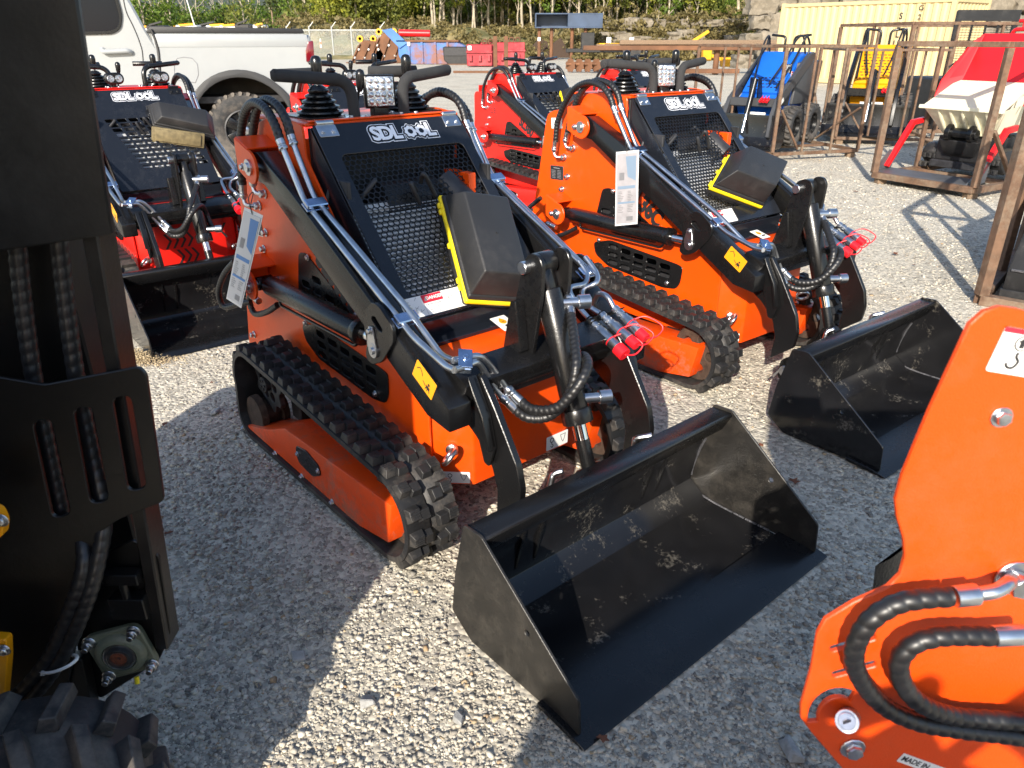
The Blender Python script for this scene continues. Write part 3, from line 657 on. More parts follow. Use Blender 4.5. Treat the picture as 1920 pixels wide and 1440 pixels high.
    P('coupler_bracket', 'cbrk', lambda: MB().prism(p3([(1095, 600, .22), (1168, 576, .34), (1160, 584, .34), (1100, 612, .22)]), (.012, 0, .006)).mesh(.001), BLACK, root)
    CP = [p3(L) for L in ([(1105, 600, .24), (1160, 654, .24)], [(1128, 590, .275), (1180, 636, .275)], [(1152, 578, .31), (1198, 622, .31)])]
    cps = P('quick_coupler', 'coup', lambda: ([(MB().lathe(a, b_ - a, [(0, .014), (.016, .014), (.017, .010), (.022, .010), (.023, .015), (.037, .015), (.038, .011), (.043, .011), (.044, .016), (.058, .016), (.059, .0185), (max((b_ - a).length, .07), .0185)], 14)).mesh(.0008) for a, b_ in CP]), ZINC, root)
    for k, (a, b_) in enumerate(CP):
        d = (b_ - a).normalized()
        P('dust_cap', 'cap%d' % k, lambda: MB().cyl(b_ - d * .006, b_ + d * (.030 if k == 0 else .034), .022 if k == 0 else .0165, n=18).tube(catmull([b_ + d * .03, b_ + d * .05 + Vector((0, .03, .01)), b_ + d * .03 + Vector((.02, .055, .03)), b_ - d * .02 + Vector((.02, .03, .035)), b_ - d * .03 + Vector((0, .006, .02))], 8), .0028, 7).lathe(b_ - d * .040, d, [(0, .0195), (.004, .0195)], 14).mesh(.001), REDPL, cps)
    # ---- controls: grips, levers with boots, work light
    grip = FOAM if V['hood'] == 'hex' else BLACK; gr = .0195 if V['hood'] == 'hex' else .0145
    for s in (-1, 1):
        P('hand_grip', 'grip%d%s' % (s, V['hood']), lambda: MB().tube(catmull(fillet([(-.198, s * .097, 1.206), (-.205, s * .100, 1.325), (-.262, s * .335, 1.345)], .055, 7), 2), gr, 14).cyl((-.262, s * .335, 1.345), (-.265, s * .345, 1.345), gr, gr * .6, 14).tube([(-.42, s * .10, 1.340), (-.37, s * .27, 1.340)], gr, 14).mesh(.001, 1, 60), grip, root)
        P('grip_base', 'gbase', lambda: MB().b2((-.24, -.04, 1.207), (-.155, .04, 1.213)).bolt((-.225, -.030, 1.213), (0, 0, 1), .007).bolt((-.225, .030, 1.213), (0, 0, 1), .007).bolt((-.17, -.030, 1.213), (0, 0, 1), .007).bolt((-.17, .030, 1.213), (0, 0, 1), .007).mesh(.001), ZINC, root).location = (0, s * .097, 0)
        bx, by = -.34, (-.150 if s < 0 else .205)
        prof = [(0, .085), (.004, .085)]
        for k in range(5):
            r = .080 - k * .011; z = .006 + k * .017; prof += [(z, r * .86), (z + .006, r), (z + .011, r * .98), (z + .016, r * .76)]
        prof += [(.094, .026), (.10, .015)]
        b = P('lever_boot', 'boot%d' % s, lambda: MB().lathe((bx, by, 1.2075), (0, 0, 1), prof, 24).b2((bx - .09, by - .09, 1.2072), (bx + .09, by + .09, 1.2115)).mesh(0, 1, 50), BLACK, root)
        P('lever_shaft', 'lshaft%d' % s, lambda: MB().cyl((bx, by, 1.30), (bx + .005, by, 1.345), .008, n=10).mesh(0), ZINC, b)
        P('lever_knob', 'lknob%d' % s, lambda: MB().lathe((bx + .005, by, 1.318), (0, 0, 1), [(0, .012), (.02, .017), (.055, .019), (.07, .0175), (.078, .012), (.081, .003)], 16).mesh(0, 1, 60), BLACK, b)
    P('throttle_lever', 'thr', lambda: MB().cyl((-.29, -.045, 1.206), (-.27, -.03, 1.30), .005, n=8).lathe((-.27, -.03, 1.285), (.1, .05, 1), [(0, .008), (.02, .013), (.055, .016), (.068, .012), (.072, .003)], 14).mesh(0, 1, 60), BLACK, root)
    if V['hood'] == 'hex':
        MLt = basis((-.235, .028, 1.285), (.34, 1, 0), (-.10, .03, 1))
        l = P('work_light', 'wl', lambda: joinmesh([(lambda me: (me.transform(MLt), me)[1])(MB().box((0, 0, -.012), (.108, .108, .035)).mesh(.008, 3)), MB().b2((-.262, -.002, 1.206), (-.232, .058, 1.238)).mesh(.003)]), BLACK, root)
        def lens():
            me = MB().box((0, 0, .007), (.094, .094, .006)).mesh(.004, 2); L = [me]; mb = MB()
            for i in range(4):
                for j in range(4): mb.lathe((-.033 + i * .022, -.033 + j * .022, .0100), (0, 0, 1), [(0, .0098), (.0015, .0085), (.004, .004), (.0045, .001)], 10)
            L.append(mb.mesh(0, 1, 60)); me = joinmesh(L); me.transform(MLt); return me
        P('light_lens', 'lens', lens, LENS, l)
    else:
        for s in (-1, 1):
            l = P('work_light', 'wlo%d' % s, lambda: (lambda me: (me.transform(basis((-.18, s * .135 + .05, 1.265), (0, 1, 0), (0, 0, 1))), me)[1])(joinmesh([curve_mesh([rrect(-.055, -.034, .055, .034, .033, 6)], .05, .008, Matrix.Identity(4)), MB().box((0, -.045, -.01), (.02, .04, .02)).mesh(.002)])), BLACK, root)
            P('light_lens', 'lenso%d' % s, lambda: (lambda me: (me.transform(basis((-.152, s * .135 + .05, 1.265), (0, 1, 0), (0, 0, 1))), me)[1])(curve_mesh([circ(-.023, 0, .02, 14)], .006, .001, Matrix.Identity(4))) if False else joinmesh([curve_mesh([circ(.023 * q, 0, .021, 14)], .006, .001, basis((-.153, s * .135 + .05, 1.265), (0, 1, 0), (0, 0, 1))) for q in (-1, 1)]), LENS, l)
    # ---- stickers and lettering on the sides
    Mt = basis((.055, -.3095, .738), (.875, 0, -.50), (.485, 0, .875))
    P('model_lettering', 'mtext' + V['text'], lambda: text_mesh(V['text'], .116, basis(V.get('tpos'), (.862, 0, -.507), (.507, 0, .862)), .0065, .0006, 0, .76), INK, root)
    MS = basis((.555, -.3995, .615), (.862, 0, -.507), (.507, 0, .862))
    ys = FA.Y(796, 712, -.3995); MS = basis((ys.x, -.3992, ys.z), (.872, 0, -.49), (.49, 0, .872))
    st = P('warning_sticker', 'wstk', lambda: flat(MS, -.050, -.031, .050, .031, .0008, .001), YELSTK, root)
    def wprint():
        mb = MB()
        for a, b_ in (((-.040, .008), (-.028, .020)), ((-.028, .020), (-.015, .012)), ((-.015, .012), (-.010, .004)), ((-.004, -.006), (.012, -.012)), ((.022, -.004), (.022, -.022)), ((.028, -.008), (.034, -.022)), ((.016, -.008), (.014, -.022))): mb.beam(MS @ Vector((*a, .0018)), MS @ Vector((*b_, .0018)), .0028, .0004, (0, -1, 0))
        return joinmesh([mb.mesh(0), curve_mesh([circ(.023, .002, .0045, 10), ], .0006, 0, MS @ Matrix.Translation((0, 0, .0018))), curve_mesh([[(.014, -.004), (.032, -.006), (.030, -.016), (.018, -.015)]], .0006, 0, MS @ Matrix.Translation((0, 0, .0018)))])
    P('sticker_print', 'wprint', wprint, INK, st)
    def lift_sticker(M, key, w, h):
        s_ = P('lifting_sticker', key, lambda: flat(M, -w, -h, w, h, .0008, .001), WHITE, root)
        def pr():
            L = [curve_mesh([circ(-w * .5, h * .35, h * .36, 16), circ(-w * .5, h * .35, h * .26, 16)], .0006, 0, M @ Matrix.Translation((0, 0, .0018)))]
            mb = MB().tube(catmull([M @ Vector((-w * .5 + a, b_, .0016)) for a, b_ in ((0, 0), (0, -h * .25), (h * .22, -h * .45), (h * .05, -h * .72), (-h * .22, -h * .5))], 4), h * .055, 5)
            for a, b_ in ((0.30, .55), (.75, .55)): mb.tube([M @ Vector((w * a, h * .55, .0016)), M @ Vector((w * (.40 if a < .5 else .65), -h * .1, .0016)), M @ Vector((w * .525, -h * .5, .0016))], h * .035, 4)
            mb.tube([M @ Vector((w * .28, h * .6, .0016)), M @ Vector((w * .78, h * .6, .0016))], h * .035, 4); L.append(mb.mesh(0)); return joinmesh(L)
        P('sticker_print', key + 'p', pr, INK, s_)
    lift_sticker(basis((.5515, .155, .205), (0, 1, 0), (0, 0, 1)), 'lst1', .050, .026)
    q = Vector((.512, -.2415, .198)); lift_sticker(basis(q, (.69, .72, 0), (0, 0, 1)), 'lst2', .042, .020)
    if V['hood'] == 'hex':
        lift_sticker(basis((-.655, -.3085, 1.05), (1, 0, .08), (-.08, 0, 1)), 'lst3', .042, .026)
        MPp = basis((-.645, -.3085, .80), (1, 0, .05), (-.05, 0, 1)); pl = P('rating_plate', 'rpl', lambda: flat(MPp, -.052, -.036, .052, .036, .0006, .001), ZINC, root)
        pb = P('plate_field', 'rplb', lambda: flat(MPp, -.049, -.033, .049, .033, .0016, .001), INK, pl)
        def rp():
            mb = MB()
            for r in range(6):
                for c in (0, 1):
                    random.seed(r * 2 + c); mb.box(MPp @ Vector((-.025 + c * .045, .012 - r * .0075, .0024)), (random.uniform(.025, .036), .0004, .0022))
            mb.box(MPp @ Vector((0, .024, .0024)), (.05, .0004, .004)); return mb.mesh(0)
        P('plate_print', 'rplp', rp, GINK, pb)
    # bolts on the lower rear, cylinder feed hose
    P('panel_bolt', 'pb', lambda: [MB().bolt((x, -.308, z), (0, -1, 0), .011, .02).mesh(.001) for x, z in ((-.84, .30), (-.56, .79), (-.60, .72))], ZINC, root)
    fh = p3([(520, 572, -.36), (500, 585, -.365), (478, 588, -.37), (468, 566, -.372), (470, 552, -.372)])
    P('feed_hose', 'fhose', lambda: MB().tube(resample(catmull(fh, 8), .004), .0115, 10, helix=(.015, .15)).tube(resample(catmull(p3([(470, 566, -.372), (448, 570, -.40), (420, 575, -.43), (410, 548, -.44), (420, 515, -.43), (440, 490, -.41)]), 8), .004), .0115, 10, helix=(.015, .15)).mesh(0, 1, 60), HOSE, root) if full and V['hood'] == 'hex' else None
    P('hose_fitting', 'ffit', lambda: fit(fh[-1], fh[-1] + Vector((.075, 0, -.01)), .012).mesh(.0008), ZINC, root)
    # ---- bucket
    bk = bpy.data.objects.new('bucket', None)
    prof = [(.930, .356), (.930, .30), (.885, .19), (.863, .060), (.935, .010), (1.26, .010), (1.26, .002), (.930, .002), (.853, .055), (.876, .192), (.921, .303), (.921, .356)]
    b = P('bucket', 'bshell', lambda: MB().xz(prof, -.508, .508).mesh(.002), BUCK, root)
    if V.get('boff'):
        b.location = (V['boff'][0], 0, V['boff'][2]); b.rotation_euler = (0, V['boff'][1], 0)
    for s in (-1, 1):
        P('side_plate', 'bside%d' % s, lambda: curve_mesh([rpoly([(.915, .364), (.985, .368), (1.328, .112), (1.336, .012), (.935, .002), (.853, .055), (.872, .19)], .01), circ(1.155, .188, .0085, 12)], .008, .0015, MXZ(s * .5125)), V.get('bside', BUCKSIDE), b)
    P('top_lip', 'blip', lambda: MB().xz([(.915, .3575), (.985, .3605), (.992, .352), (.960, .290), (.952, .290), (.980, .350), (.915, .3475)], -.5075, .5075).mesh(.002, 1), BLACK, b)
    P('cutting_edge', 'bedge', lambda: MB().xz([(1.21, .0105), (1.355, .0015), (1.368, .004), (1.362, .009), (1.30, .020), (1.21, .0235)], -.532, .532).mesh(.0015), V.get('bedge', BLACK), b)
    def bweld():
        mb = MB()
        for s in (-1, 1):
            L = catmull([(.934, s * .504, .295), (.889, s * .504, .19), (.868, s * .504, .063), (.938, s * .504, .014), (1.24, s * .504, .014)], 8); random.seed(9)
            for i in range(4, len(L) - 1, 1):
                if (i // 5) % 3: mb.tube(resample([L[i], L[i + 1]], .02), .004, 5)
        mb.tube([(1.21, -.50, .012), (1.21, .50, .012)], .004, 5); return mb.mesh(0, 1, 60)
    P('bucket_welds', 'bweld', bweld, WELD, b)
    def ears():
        L = []
        for y in (-.305, -.235, .235, .305): L.append(curve_mesh([rpoly([(.80, .10), (.80, .22), (.84, .25), (.93, .32), (.90, .20), (.868, .08)], .02)], .010, .001, MXZ(y)))
        for y in (-.04, .04): L.append(curve_mesh([rpoly([(.82, .24), (.84, .30), (.88, .30), (.925, .345), (.925, .28), (.885, .19), (.86, .19)], .015)], .010, .001, MXZ(y)))
        return L
    P('mount_ear', 'bears', ears, BLACK, b)
    def lpin():
        out = [MB().cyl((.858, -.060, .268), (.858, .060, .268), .016, n=16).mesh(.001)]
        for s in (-1, 1): out.append(MB().tube(catmull(fillet([(.828, s * .33, .165), (.828, s * .20, .165), (.838, s * .17, .20), (.84, s * .14, .325), (.86, s * .12, .335)] if s < 0 else [(.828, .33, .165), (.828, .22, .165), (.86, .19, .33), (.90, .22, .345)], .015), 2), .0095, 9).mesh(.0006, 1, 60))
        return out
    P('lock_pin', 'bpin', lpin, ZINC, b)
    for s in (-1, 1):
        P('leg_pin', 'legpin%d' % s, lambda: MB().cyl((.852, s * .24, .165), (.852, s * .318, .165), .024, n=18).cyl((.852, s * .318, .165), (.852, s * .324, .165), .013, n=14).xz([(.842, .188), (.852, .190), (.810, .120), (.800, .128)], s * .312, s * .317).mesh(.0012), ZINC, root)
        if V.get('boff'): P('link_plate', 'linkp%d' % s, lambda: curve_mesh([rpoly([(.815, .12), (.82, .205), (.96, .30), (.985, .23), (.945, .10)], .02)], .012, .001, MXZ(s * .296)), BLACK, root)
    for s in (-1, 1): make_track(root, s, V)
    return root
VA = dict(paint=ORANGE, tpaint=ORANGE2, hood='hex', text='SL600C', tpos=FA.Y(631, 529, -.3135), lugs=True, full=True, key='o')
loader_a = make_loader('compact_track_loader', 'orange tracked mini loader in front with dusty black bucket and black hood', (-.3225, 2.553, -49.5, 1), VA, 'tracked mini loaders')
VB = dict(VA, text='SL36C', boff=(.075, 0, 0), bside=BUCK, tpos=FB.Y(1210, 387, -.3135))
loader_b = make_loader('compact_track_loader', 'orange tracked mini loader lettered SL36C with clean glossy bucket', (.88, 3.77, -52, 1), VB, 'tracked mini loaders')
# ---------------------------------------------------------------- red loaders of the same kind standing behind
VR = dict(paint=RED, tpaint=RED, hood='slot', text='SL380', lugs=False, body='red', key='r', bside=BUCK, tpos=FA.Y(638, 524, -.3095))
G = 'tracked mini loaders'
red1 = make_loader('compact_track_loader', 'red tracked mini loader on the left with broad black bucket, beside the pickup', (-2.21, 4.74, -51, .974), VR, G)
red2 = make_loader('compact_track_loader', 'red tracked mini loader whose hood shows behind the front orange loader\'s grips', (-.911, 5.341, -50, .97), VR, G)
red3 = make_loader('compact_track_loader', 'red tracked mini loader lettered SL380 standing between the two orange loaders', (.355, 7.456, -48.5, .953), VR, G)
red4 = make_loader('compact_track_loader', 'red tracked mini loader half hidden behind the SL36C loader\'s grips', (1.53, 8.53, -48, .953), VR, G)
# dark raised chevrons painting the shaded cut-outs of the left red loader's front
for k, (y, z) in enumerate([(-.16 + i * .042, .40) for i in range(4)] + [(.10 + i * .10, .42) for i in range(2)] + [(-.10 + i * .042, .30) for i in range(3)]):
    d = 1 if k < 4 or k > 5 else -1
    obj('chevron_slot', MB().prism([(.5505, y, z + .045), (.5505, y + .014, z + .045), (.5505, y + .014 + d * .03, z), (.5505, y + .014, z - .045), (.5505, y, z - .045), (.5505, y + d * .03, z)], (.0015, 0, 0)).mesh(0), INK, red1)
MCE = basis((-.50, -.3095, .86), (1, 0, 0), (0, 0, 1)); obj('conformity_mark', text_mesh('C E', .075, MCE, .001, .0006, 0, .8), INK, red3)

# ---------------------------------------------------------------- tool cases lying on the hoods
def tool_case(label, fr, corners, depth, root_z, key, rim=YELPL):
    """lid down on the hood: rim rectangle in hood coordinates (t, y), tapering body standing off it"""
    c = Vector((sum(p[0] for p in corners) / 4, sum(p[1] for p in corners) / 4))
    base = fr.M @ hood(c.x, c.y, 0)
    t = thing('tool_case', label, 'case', base, 0, 'black plastic cases on the loaders')
    P4 = [fr.M @ hood(a, b, .010) - base for a, b in corners]; n = (fr.M.to_3x3() @ HN).normalized(); ctr = sum(P4, Vector()) / 4
    def ring(s, h): return [ctr + (p - ctr) * s + n * h for p in P4]
    obj('rim', MB().add(ring(1.0, .004) + ring(1.0, .024), [(3, 2, 1, 0), (4, 5, 6, 7), (0, 1, 5, 4), (1, 2, 6, 5), (2, 3, 7, 6), (3, 0, 4, 7)]).mesh(.008, 3), rim, t)
    obj('lid', MB().add(ring(.95, -.030) + ring(.985, .003), [(3, 2, 1, 0), (4, 5, 6, 7), (0, 1, 5, 4), (1, 2, 6, 5), (2, 3, 7, 6), (3, 0, 4, 7)]).mesh(.006, 2), CASEPL, t)
    b = obj('body', MB().add(ring(.975, .024) + ring(.93, .042), [(0, 1, 5, 4), (1, 2, 6, 5), (2, 3, 7, 6), (3, 0, 4, 7), (3, 2, 1, 0), (4, 5, 6, 7)]).add(ring(.925, .041) + ring(.73, .042 + depth), [(3, 2, 1, 0), (4, 5, 6, 7), (0, 1, 5, 4), (1, 2, 6, 5), (2, 3, 7, 6), (3, 0, 4, 7)]).mesh(.007, 3), CASEPL, t)
    q = ring(.73, .0425 + depth); m = ring(.60, .0425 + depth)
    obj('moulding_spot', MB().cyl(sum(q, Vector()) / 4, sum(q, Vector()) / 4 + n * .002, .004, n=10).mesh(0), CASEPL, b)
    e = P4[1] - P4[0]; out = -(ctr - (P4[0] + P4[1]) / 2).normalized()
    for f in (.10, .16, .48, .80, .86):
        p = P4[0] + e * f + n * .014 + out * .003; obj('hinge_knuckle', MB().beam(p - e.normalized() * .010, p + e.normalized() * .010, .014, .012, n).mesh(.003), rim, t)
    return t
caseA = tool_case('black tool case with yellow rim lying on front orange loader\'s hood', FA, [(.46, .02), (1.01, -.075), (1.10, .135), (.55, .235)], .085, 0, 'ca')
caseB = tool_case('black tool case with yellow rim lying on SL36C loader\'s hood', FB, [(.76, -.16), (.535, .10), (.75, .385), (.975, .125)], .10, 0, 'cb')
FR1 = Frame(-2.21, 4.74, -51, .974); FR3 = Frame(.355, 7.456, -48.5, .953)
caseC = tool_case('black case propped on left red loader\'s hood above a strapped bundle', FR1, [(.20, .04), (.42, .02), (.60, .36), (.36, .40)], .05, 0, 'cc', CASEPL)
caseD = tool_case('small black case with yellow rim on the SL380 loader\'s hood', FR3, [(.32, .10), (.82, -.02), (.90, .18), (.40, .30)], .09, 0, 'cd')
bd = obj('strapped_bundle', MB().box((0, 0, 0), (.30, .09, .020)).box((0, 0, .014), (.26, .07, .010)).mesh(.006, 2), mat('kraft_bundle', (.16, .125, .06), .7, noise=.4, nscale=40)); tag(bd, 'tan bundle in clear film under the case on left red loader', 'bundle')
bd.matrix_world = FR1.M @ basis(hood(.56, .14, .03), (.25, 1, -.2), (.1, 0, 1))

# ---------------------------------------------------------------- laminated tags hanging on wires
CARD = mat('laminated_card', (.55, .56, .58), .25)
CARD_GLARE = mat('glare_grey_card', (.40, .385, .40), .2, noise=.15, nscale=20)  # sleeve glare put into a greyer card colour
BLUE_GLARE = mat('glare_pale_blue_ink', (.22, .30, .40), .4)  # blue paled to paint the same sleeve glare
def swing_tag(label, quad, Y, fr, key, cm=None):
    """card traced at its four corners on a plane of the loader; small real thickness"""
    P4 = [fr.M @ (fr.Y(x, y, Y)) for x, y in quad]; base = sum(P4, Vector()) / 4
    t = thing('laminated_tag', label, 'tag', base, 0, 'laminated sales tags')
    L = [p - base for p in P4]; x = (L[1] - L[0]); y = (L[0] - L[3]); n = x.cross(y).normalized()
    if n.dot(CO - base) < 0: n = -n
    def uv(u, v): return L[3].lerp(L[2], u).lerp(L[0].lerp(L[1], u), v)
    def quadm(u0, v0, u1, v1, h, th=.0006): return MB().prism([uv(u0, v0) + n * h, uv(u1, v0) + n * h, uv(u1, v1) + n * h, uv(u0, v1) + n * h], n * th).mesh(0)
    c = obj('card', quadm(.06, .03, .94, .97, 0, .0012), cm or CARD, t); obj('clear_sleeve', quadm(0, 0, 1, 1, -.0012, .0008), PLASTIC_CLEAR, t)
    pr = [obj('header_print', q_, BLUE_GLARE if cm else BLUEINK, c) for q_ in ([MB().prism([uv(a, b) + n * .0014 for a, b in ((.45, .93), (.90, .93), (.90, .60), (.55, .66))], n * .0003).mesh(0), quadm(.12, .50, .88, .54, .0014), quadm(.12, .30, .88, .325, .0014)])]
    random.seed(4); obj('table_print', joinmesh([quadm(u, v, u + random.uniform(.12, .26), v + .008, .0014) for v in [.46 - i * .022 for i in range(7)] + [.27 - i * .022 for i in range(5)] for u in (.14, .56)] + [quadm(.18, .62, .40, .72, .0014), quadm(.52, .06, .80, .12, .0014)]), GINK, c)['kind'] = 'stuff'
    top = uv(.5, .97) + n * .002
    obj('wire', MB().tube(catmull([top, top + Vector((.0, 0, .03)), top + Vector((.01, .012, .07)), top + Vector((-.008, .01, .05)), top + Vector((0, 0, .004))], 6), .0015, 6).mesh(0, 1, 60), INK, t)
    return t
tagA = swing_tag('laminated sales tag hanging askew on front orange loader\'s rear hose', [(458, 388), (493, 404), (452, 578), (424, 560)], -.455, FA, 'ta')
tagB = swing_tag('laminated sales tag hanging on SL36C loader\'s lift arm', [(1155, 285), (1198, 281), (1195, 420), (1153, 424)], -.44, FB, 'tb', CARD_GLARE)

# ---------------------------------------------------------------- wheeled machine at the left edge with a tall black attachment
def W2(x, y, Y): return atY(x, y, Y)
def pxz(L, Y): return [(lambda q: (q.x, q.z))(W2(x, y, Y)) for x, y in L]
base = Vector((-1.0, 1.2, 0))
lm = thing('wheel_loader', 'wheeled loader at left edge seen by its tall black attachment and tyre', 'loader')
def lplate(name, px, Y, th, m=BLACK, holes=(), r=.01, parent=lm, bevel=.0015):
    return obj(name, curve_mesh([rpoly(pxz(px, Y), r)] + [rpoly(pxz(h, Y), .02, 5) for h in holes], th, bevel, MXZ(Y)), m, parent)
SATIN = mat('satin_black_steel', (.0042, .004, .004), .38, noise=.4, nscale=12, bump=.08, bscale=120, dust=(.045, .045, .046, .15), dsc=30, dlo=.50, dhi=.75)
up = pxz([(-90, 482), (0, 470), (215, 438), (150, 0)], 1.16)
obj('upper_plate', MB().xz(up + [(up[3][0] - .03, 1.62), (up[3][0] - .16, 1.86), (up[3][0] - .34, 2.05), (-1.75, 2.12), (-1.75, 1.1)], 1.152, 1.164).mesh(.003), SATIN, lm)
obj('mast_box', MB().b2((-1.75, 1.30, .42), (-.80, 1.42, 2.0)).mesh(.004), SATIN, lm)
e0, e1, e2, e3 = W2(212, 440, 1.20), W2(252, 690, 1.20), W2(288, 960, 1.20), W2(326, 1182, 1.20)
for nm, a, b in (('edge_channel', W2(150, 0, 1.23) + Vector((-.014, -.03, 0)), W2(338, 1180, 1.23) + Vector((-.014, -.03, 0))),):
    obj(nm, MB().beam(a, b, .026, .06, (0, 1, 0)).mesh(.003), mat('scuffed_dark_steel', (.010, .009, .0085), .36, noise=.4, nscale=18, bump=.15, bscale=90), lm)
def cap(x0, y0, x1, y1, w):
    d = Vector((x1 - x0, y1 - y0)).normalized(); n = Vector((-d.y, d.x)) * w / 2; return [(x0 + n.x, y0 + n.y), (x0 - n.x, y0 - n.y), (x1 - n.x, y1 - n.y), (x1 + n.x, y1 + n.y)]
lplate('slotted_plate', [(-90, 690), (85, 720), (262, 686), (276, 700), (309, 938), (225, 972), (183, 1000), (163, 1100), (120, 1335), (-90, 1345)], 1.15, .008, SATIN, [cap(80, 786, 118, 966, 36), cap(156, 762, 189, 940, 36), cap(229, 742, 259, 916, 36)])
lplate('lower_plate', [(150, 1060), (250, 1010), (300, 1040), (322, 1185), (300, 1235), (262, 1262), (190, 1308), (160, 1280), (140, 1180)], 1.19, .008, SATIN)
lplate('standoff_strip', [(128, 1230), (160, 1225), (182, 1330), (150, 1345)], 1.17, .03, SATIN)
obj('adjuster', MB().b2((-.795, 1.15, .40), (-.725, 1.185, .45)).cyl((-.76, 1.16, .40), (-.76, 1.16, .50), .009, n=10).b2((-.795, 1.15, .485), (-.725, 1.18, .51)).mesh(.002), BLACK, lm)
# flange bearing
bc = W2(230, 1220, 1.165); OLIVE = mat('olive_cast_iron', (.13, .14, .095), .45, noise=.2, bump=.4, bscale=160)
MB_ = basis(bc, (.97, .12, .22), (-.22, 0, .97))
br_ = obj('flange_bearing', joinmesh([curve_mesh([rpoly([(-.058, -.058), (.058, -.058), (.058, .058), (-.058, .058)], .022, 4), circ(0, 0, .030, 24)], .016, .003, MB_), (lambda me: (me.transform(MB_), me)[1])(MB().lathe((0, 0, 0), (0, 0, 1), [(.0, .052), (.012, .050), (.020, .042), (.021, .034), (.006, .033)], 28).mesh(0, 1, 50))]), OLIVE, lm)
obj('bearing_ring', (lambda me: (me.transform(MB_), me)[1])(MB().lathe((0, 0, 0), (0, 0, 1), [(.012, .033), (.020, .032), (.021, .029), (.010, .0285)], 28).lathe((0, 0, 0), (0, 0, 1), [(.008, .024), (.026, .023), (.027, .020), (.026, .0175), (.02, .017)], 24).mesh(0, 1, 50)), ZINC, br_)
obj('shaft_end', (lambda me: (me.transform(MB_), me)[1])(MB().lathe((0, 0, 0), (0, 0, 1), [(-.03, .0168), (.022, .0168), (.023, .0155), (.023, .004), (.016, .0035)], 20).mesh(0, 1, 50)), mat('red_rust', (.17, .045, .018), .8, noise=.5, nscale=120, bump=.6, bscale=200), br_)
for i in (-1, 1):
    for j in (-1, 1):
        obj('bearing_bolt', (lambda me: (me.transform(MB_ @ Matrix.Translation((i * .046, j * .046, .008))), me)[1])(MB().lathe((0, 0, 0), (0, 0, 1), [(0, .0135), (.003, .0135)], 16).hexnut((0, 0, .003), (0, 0, 1), .0115, .012).cyl((0, 0, .014), (0, 0, .026), .0062, n=10).mesh(.0008)), ZINC, br_)
obj('grease_nipple', MB().cyl(bc + Vector((.02, -.01, -.062)), bc + Vector((.022, -.016, -.075)), .005, n=8).mesh(0), YELPL, br_)
for L in ([(20, 300, 1.235), (38, 520, 1.235), (62, 700, 1.225), (92, 850, 1.20), (120, 980, 1.18)], [(95, 300, 1.235), (118, 520, 1.235), (142, 700, 1.225), (172, 850, 1.20), (196, 960, 1.17), (180, 1070, 1.13), (150, 1160, 1.11), (108, 1245, 1.10), (50, 1315, 1.08), (-20, 1370, 1.06)], [(150, 985, 1.18), (158, 1060, 1.13), (128, 1155, 1.11), (88, 1240, 1.10), (30, 1305, 1.08), (-40, 1350, 1.06)]):
    obj('wrapped_hose', MB().tube(resample(catmull([W2(*q) for q in L], 10), .0035), .0145, 12, helix=(.0225, .12)).mesh(0, 1, 70), HOSE, lm)
zt = W2(112, 1245, 1.095); obj('cable_tie', MB().tube([zt + Vector((.036 * math.cos(a), .020 * math.sin(a), .022 * math.cos(a) * .55 + .0)) for a in [2 * math.pi * k / 20 for k in range(20)]], .0035, 6, closed=True).box(zt + Vector((-.034, -.008, -.014)), (.011, .008, .011)).mesh(.001), WHITE, lm)
YELPAINT = mat('yellow_machine_paint', (.80, .32, .004), .35, noise=.08, bump=.1, bscale=200)
for k, L in enumerate(([(-90, 930), (2, 952), (13, 975), (10, 1002), (-90, 1010)], [(-90, 1185), (18, 1192), (20, 1230), (14, 1300), (22, 1400), (6, 1412), (-90, 1425)])): lplate('yellow_bracket', L, 1.06, .02, YELPAINT, r=.008)
for x, y in ((3, 975), (8, 1218), (6, 1330)):
    q = W2(x, y, 1.048); obj('bracket_bolt', MB().bolt(q, (0, -1, 0), .009).mesh(.001), ZINC, lm)
obj('body_frame', MB().b2((-1.9, .30, .25), (-1.15, 1.25, 1.0)).mesh(.02), SATIN, lm)
obj('engine_housing', MB().xy([(-1.75, .25), (-.855, .25), (-1.0, -.12), (-1.75, -.30)], .35, 2.5).mesh(.04, 2), SATIN, lm)  # unseen block added to shade the attachment, outline cut to the shadow edge
obj('housing_grille', MB().b2((-1.65, .24, .6), (-1.05, .265, 1.2)).mesh(.01), BLACK, lm)  # front panel on the added unseen block
obj('lift_arm', MB().beam((-1.80, -.6, 1.6), (-1.62, 1.25, .9), .10, .16).mesh(.01), YELPAINT, lm)
# tyre of that machine
def lug_tyre(R, w, n=16, h=.03, rim=.55):
    prof = [(-w * .40, R * rim), (-w * .5, R * .72), (-w * .5, R * .88), (-w * .42, R * .95), (0, R * .965), (w * .42, R * .95), (w * .5, R * .88), (w * .5, R * .72), (w * .40, R * rim)]
    t = MB().lathe((0, 0, 0), (0, 1, 0), prof, 40, None, False).mesh(0, 1, 50); lugs = []
    lm_ = MB().add([(-.0, .004, 0), (.18 * R, .004, 0), (.30 * R, w * .47, -.05 * R), (.14 * R, w * .49, -.05 * R), (.02 * R, .006, h), (.15 * R, .006, h), (.26 * R, w * .44, h - .05 * R), (.15 * R, w * .455, h - .05 * R)], [(0, 3, 2, 1), (4, 5, 6, 7), (0, 1, 5, 4), (1, 2, 6, 5), (2, 3, 7, 6), (3, 0, 4, 7)]).mesh(.004 if R > .2 else .002)
    return t, lm_, [(s, 2 * math.pi * (k + (.5 if s > 0 else 0)) / n) for k in range(n) for s in (-1, 1)]
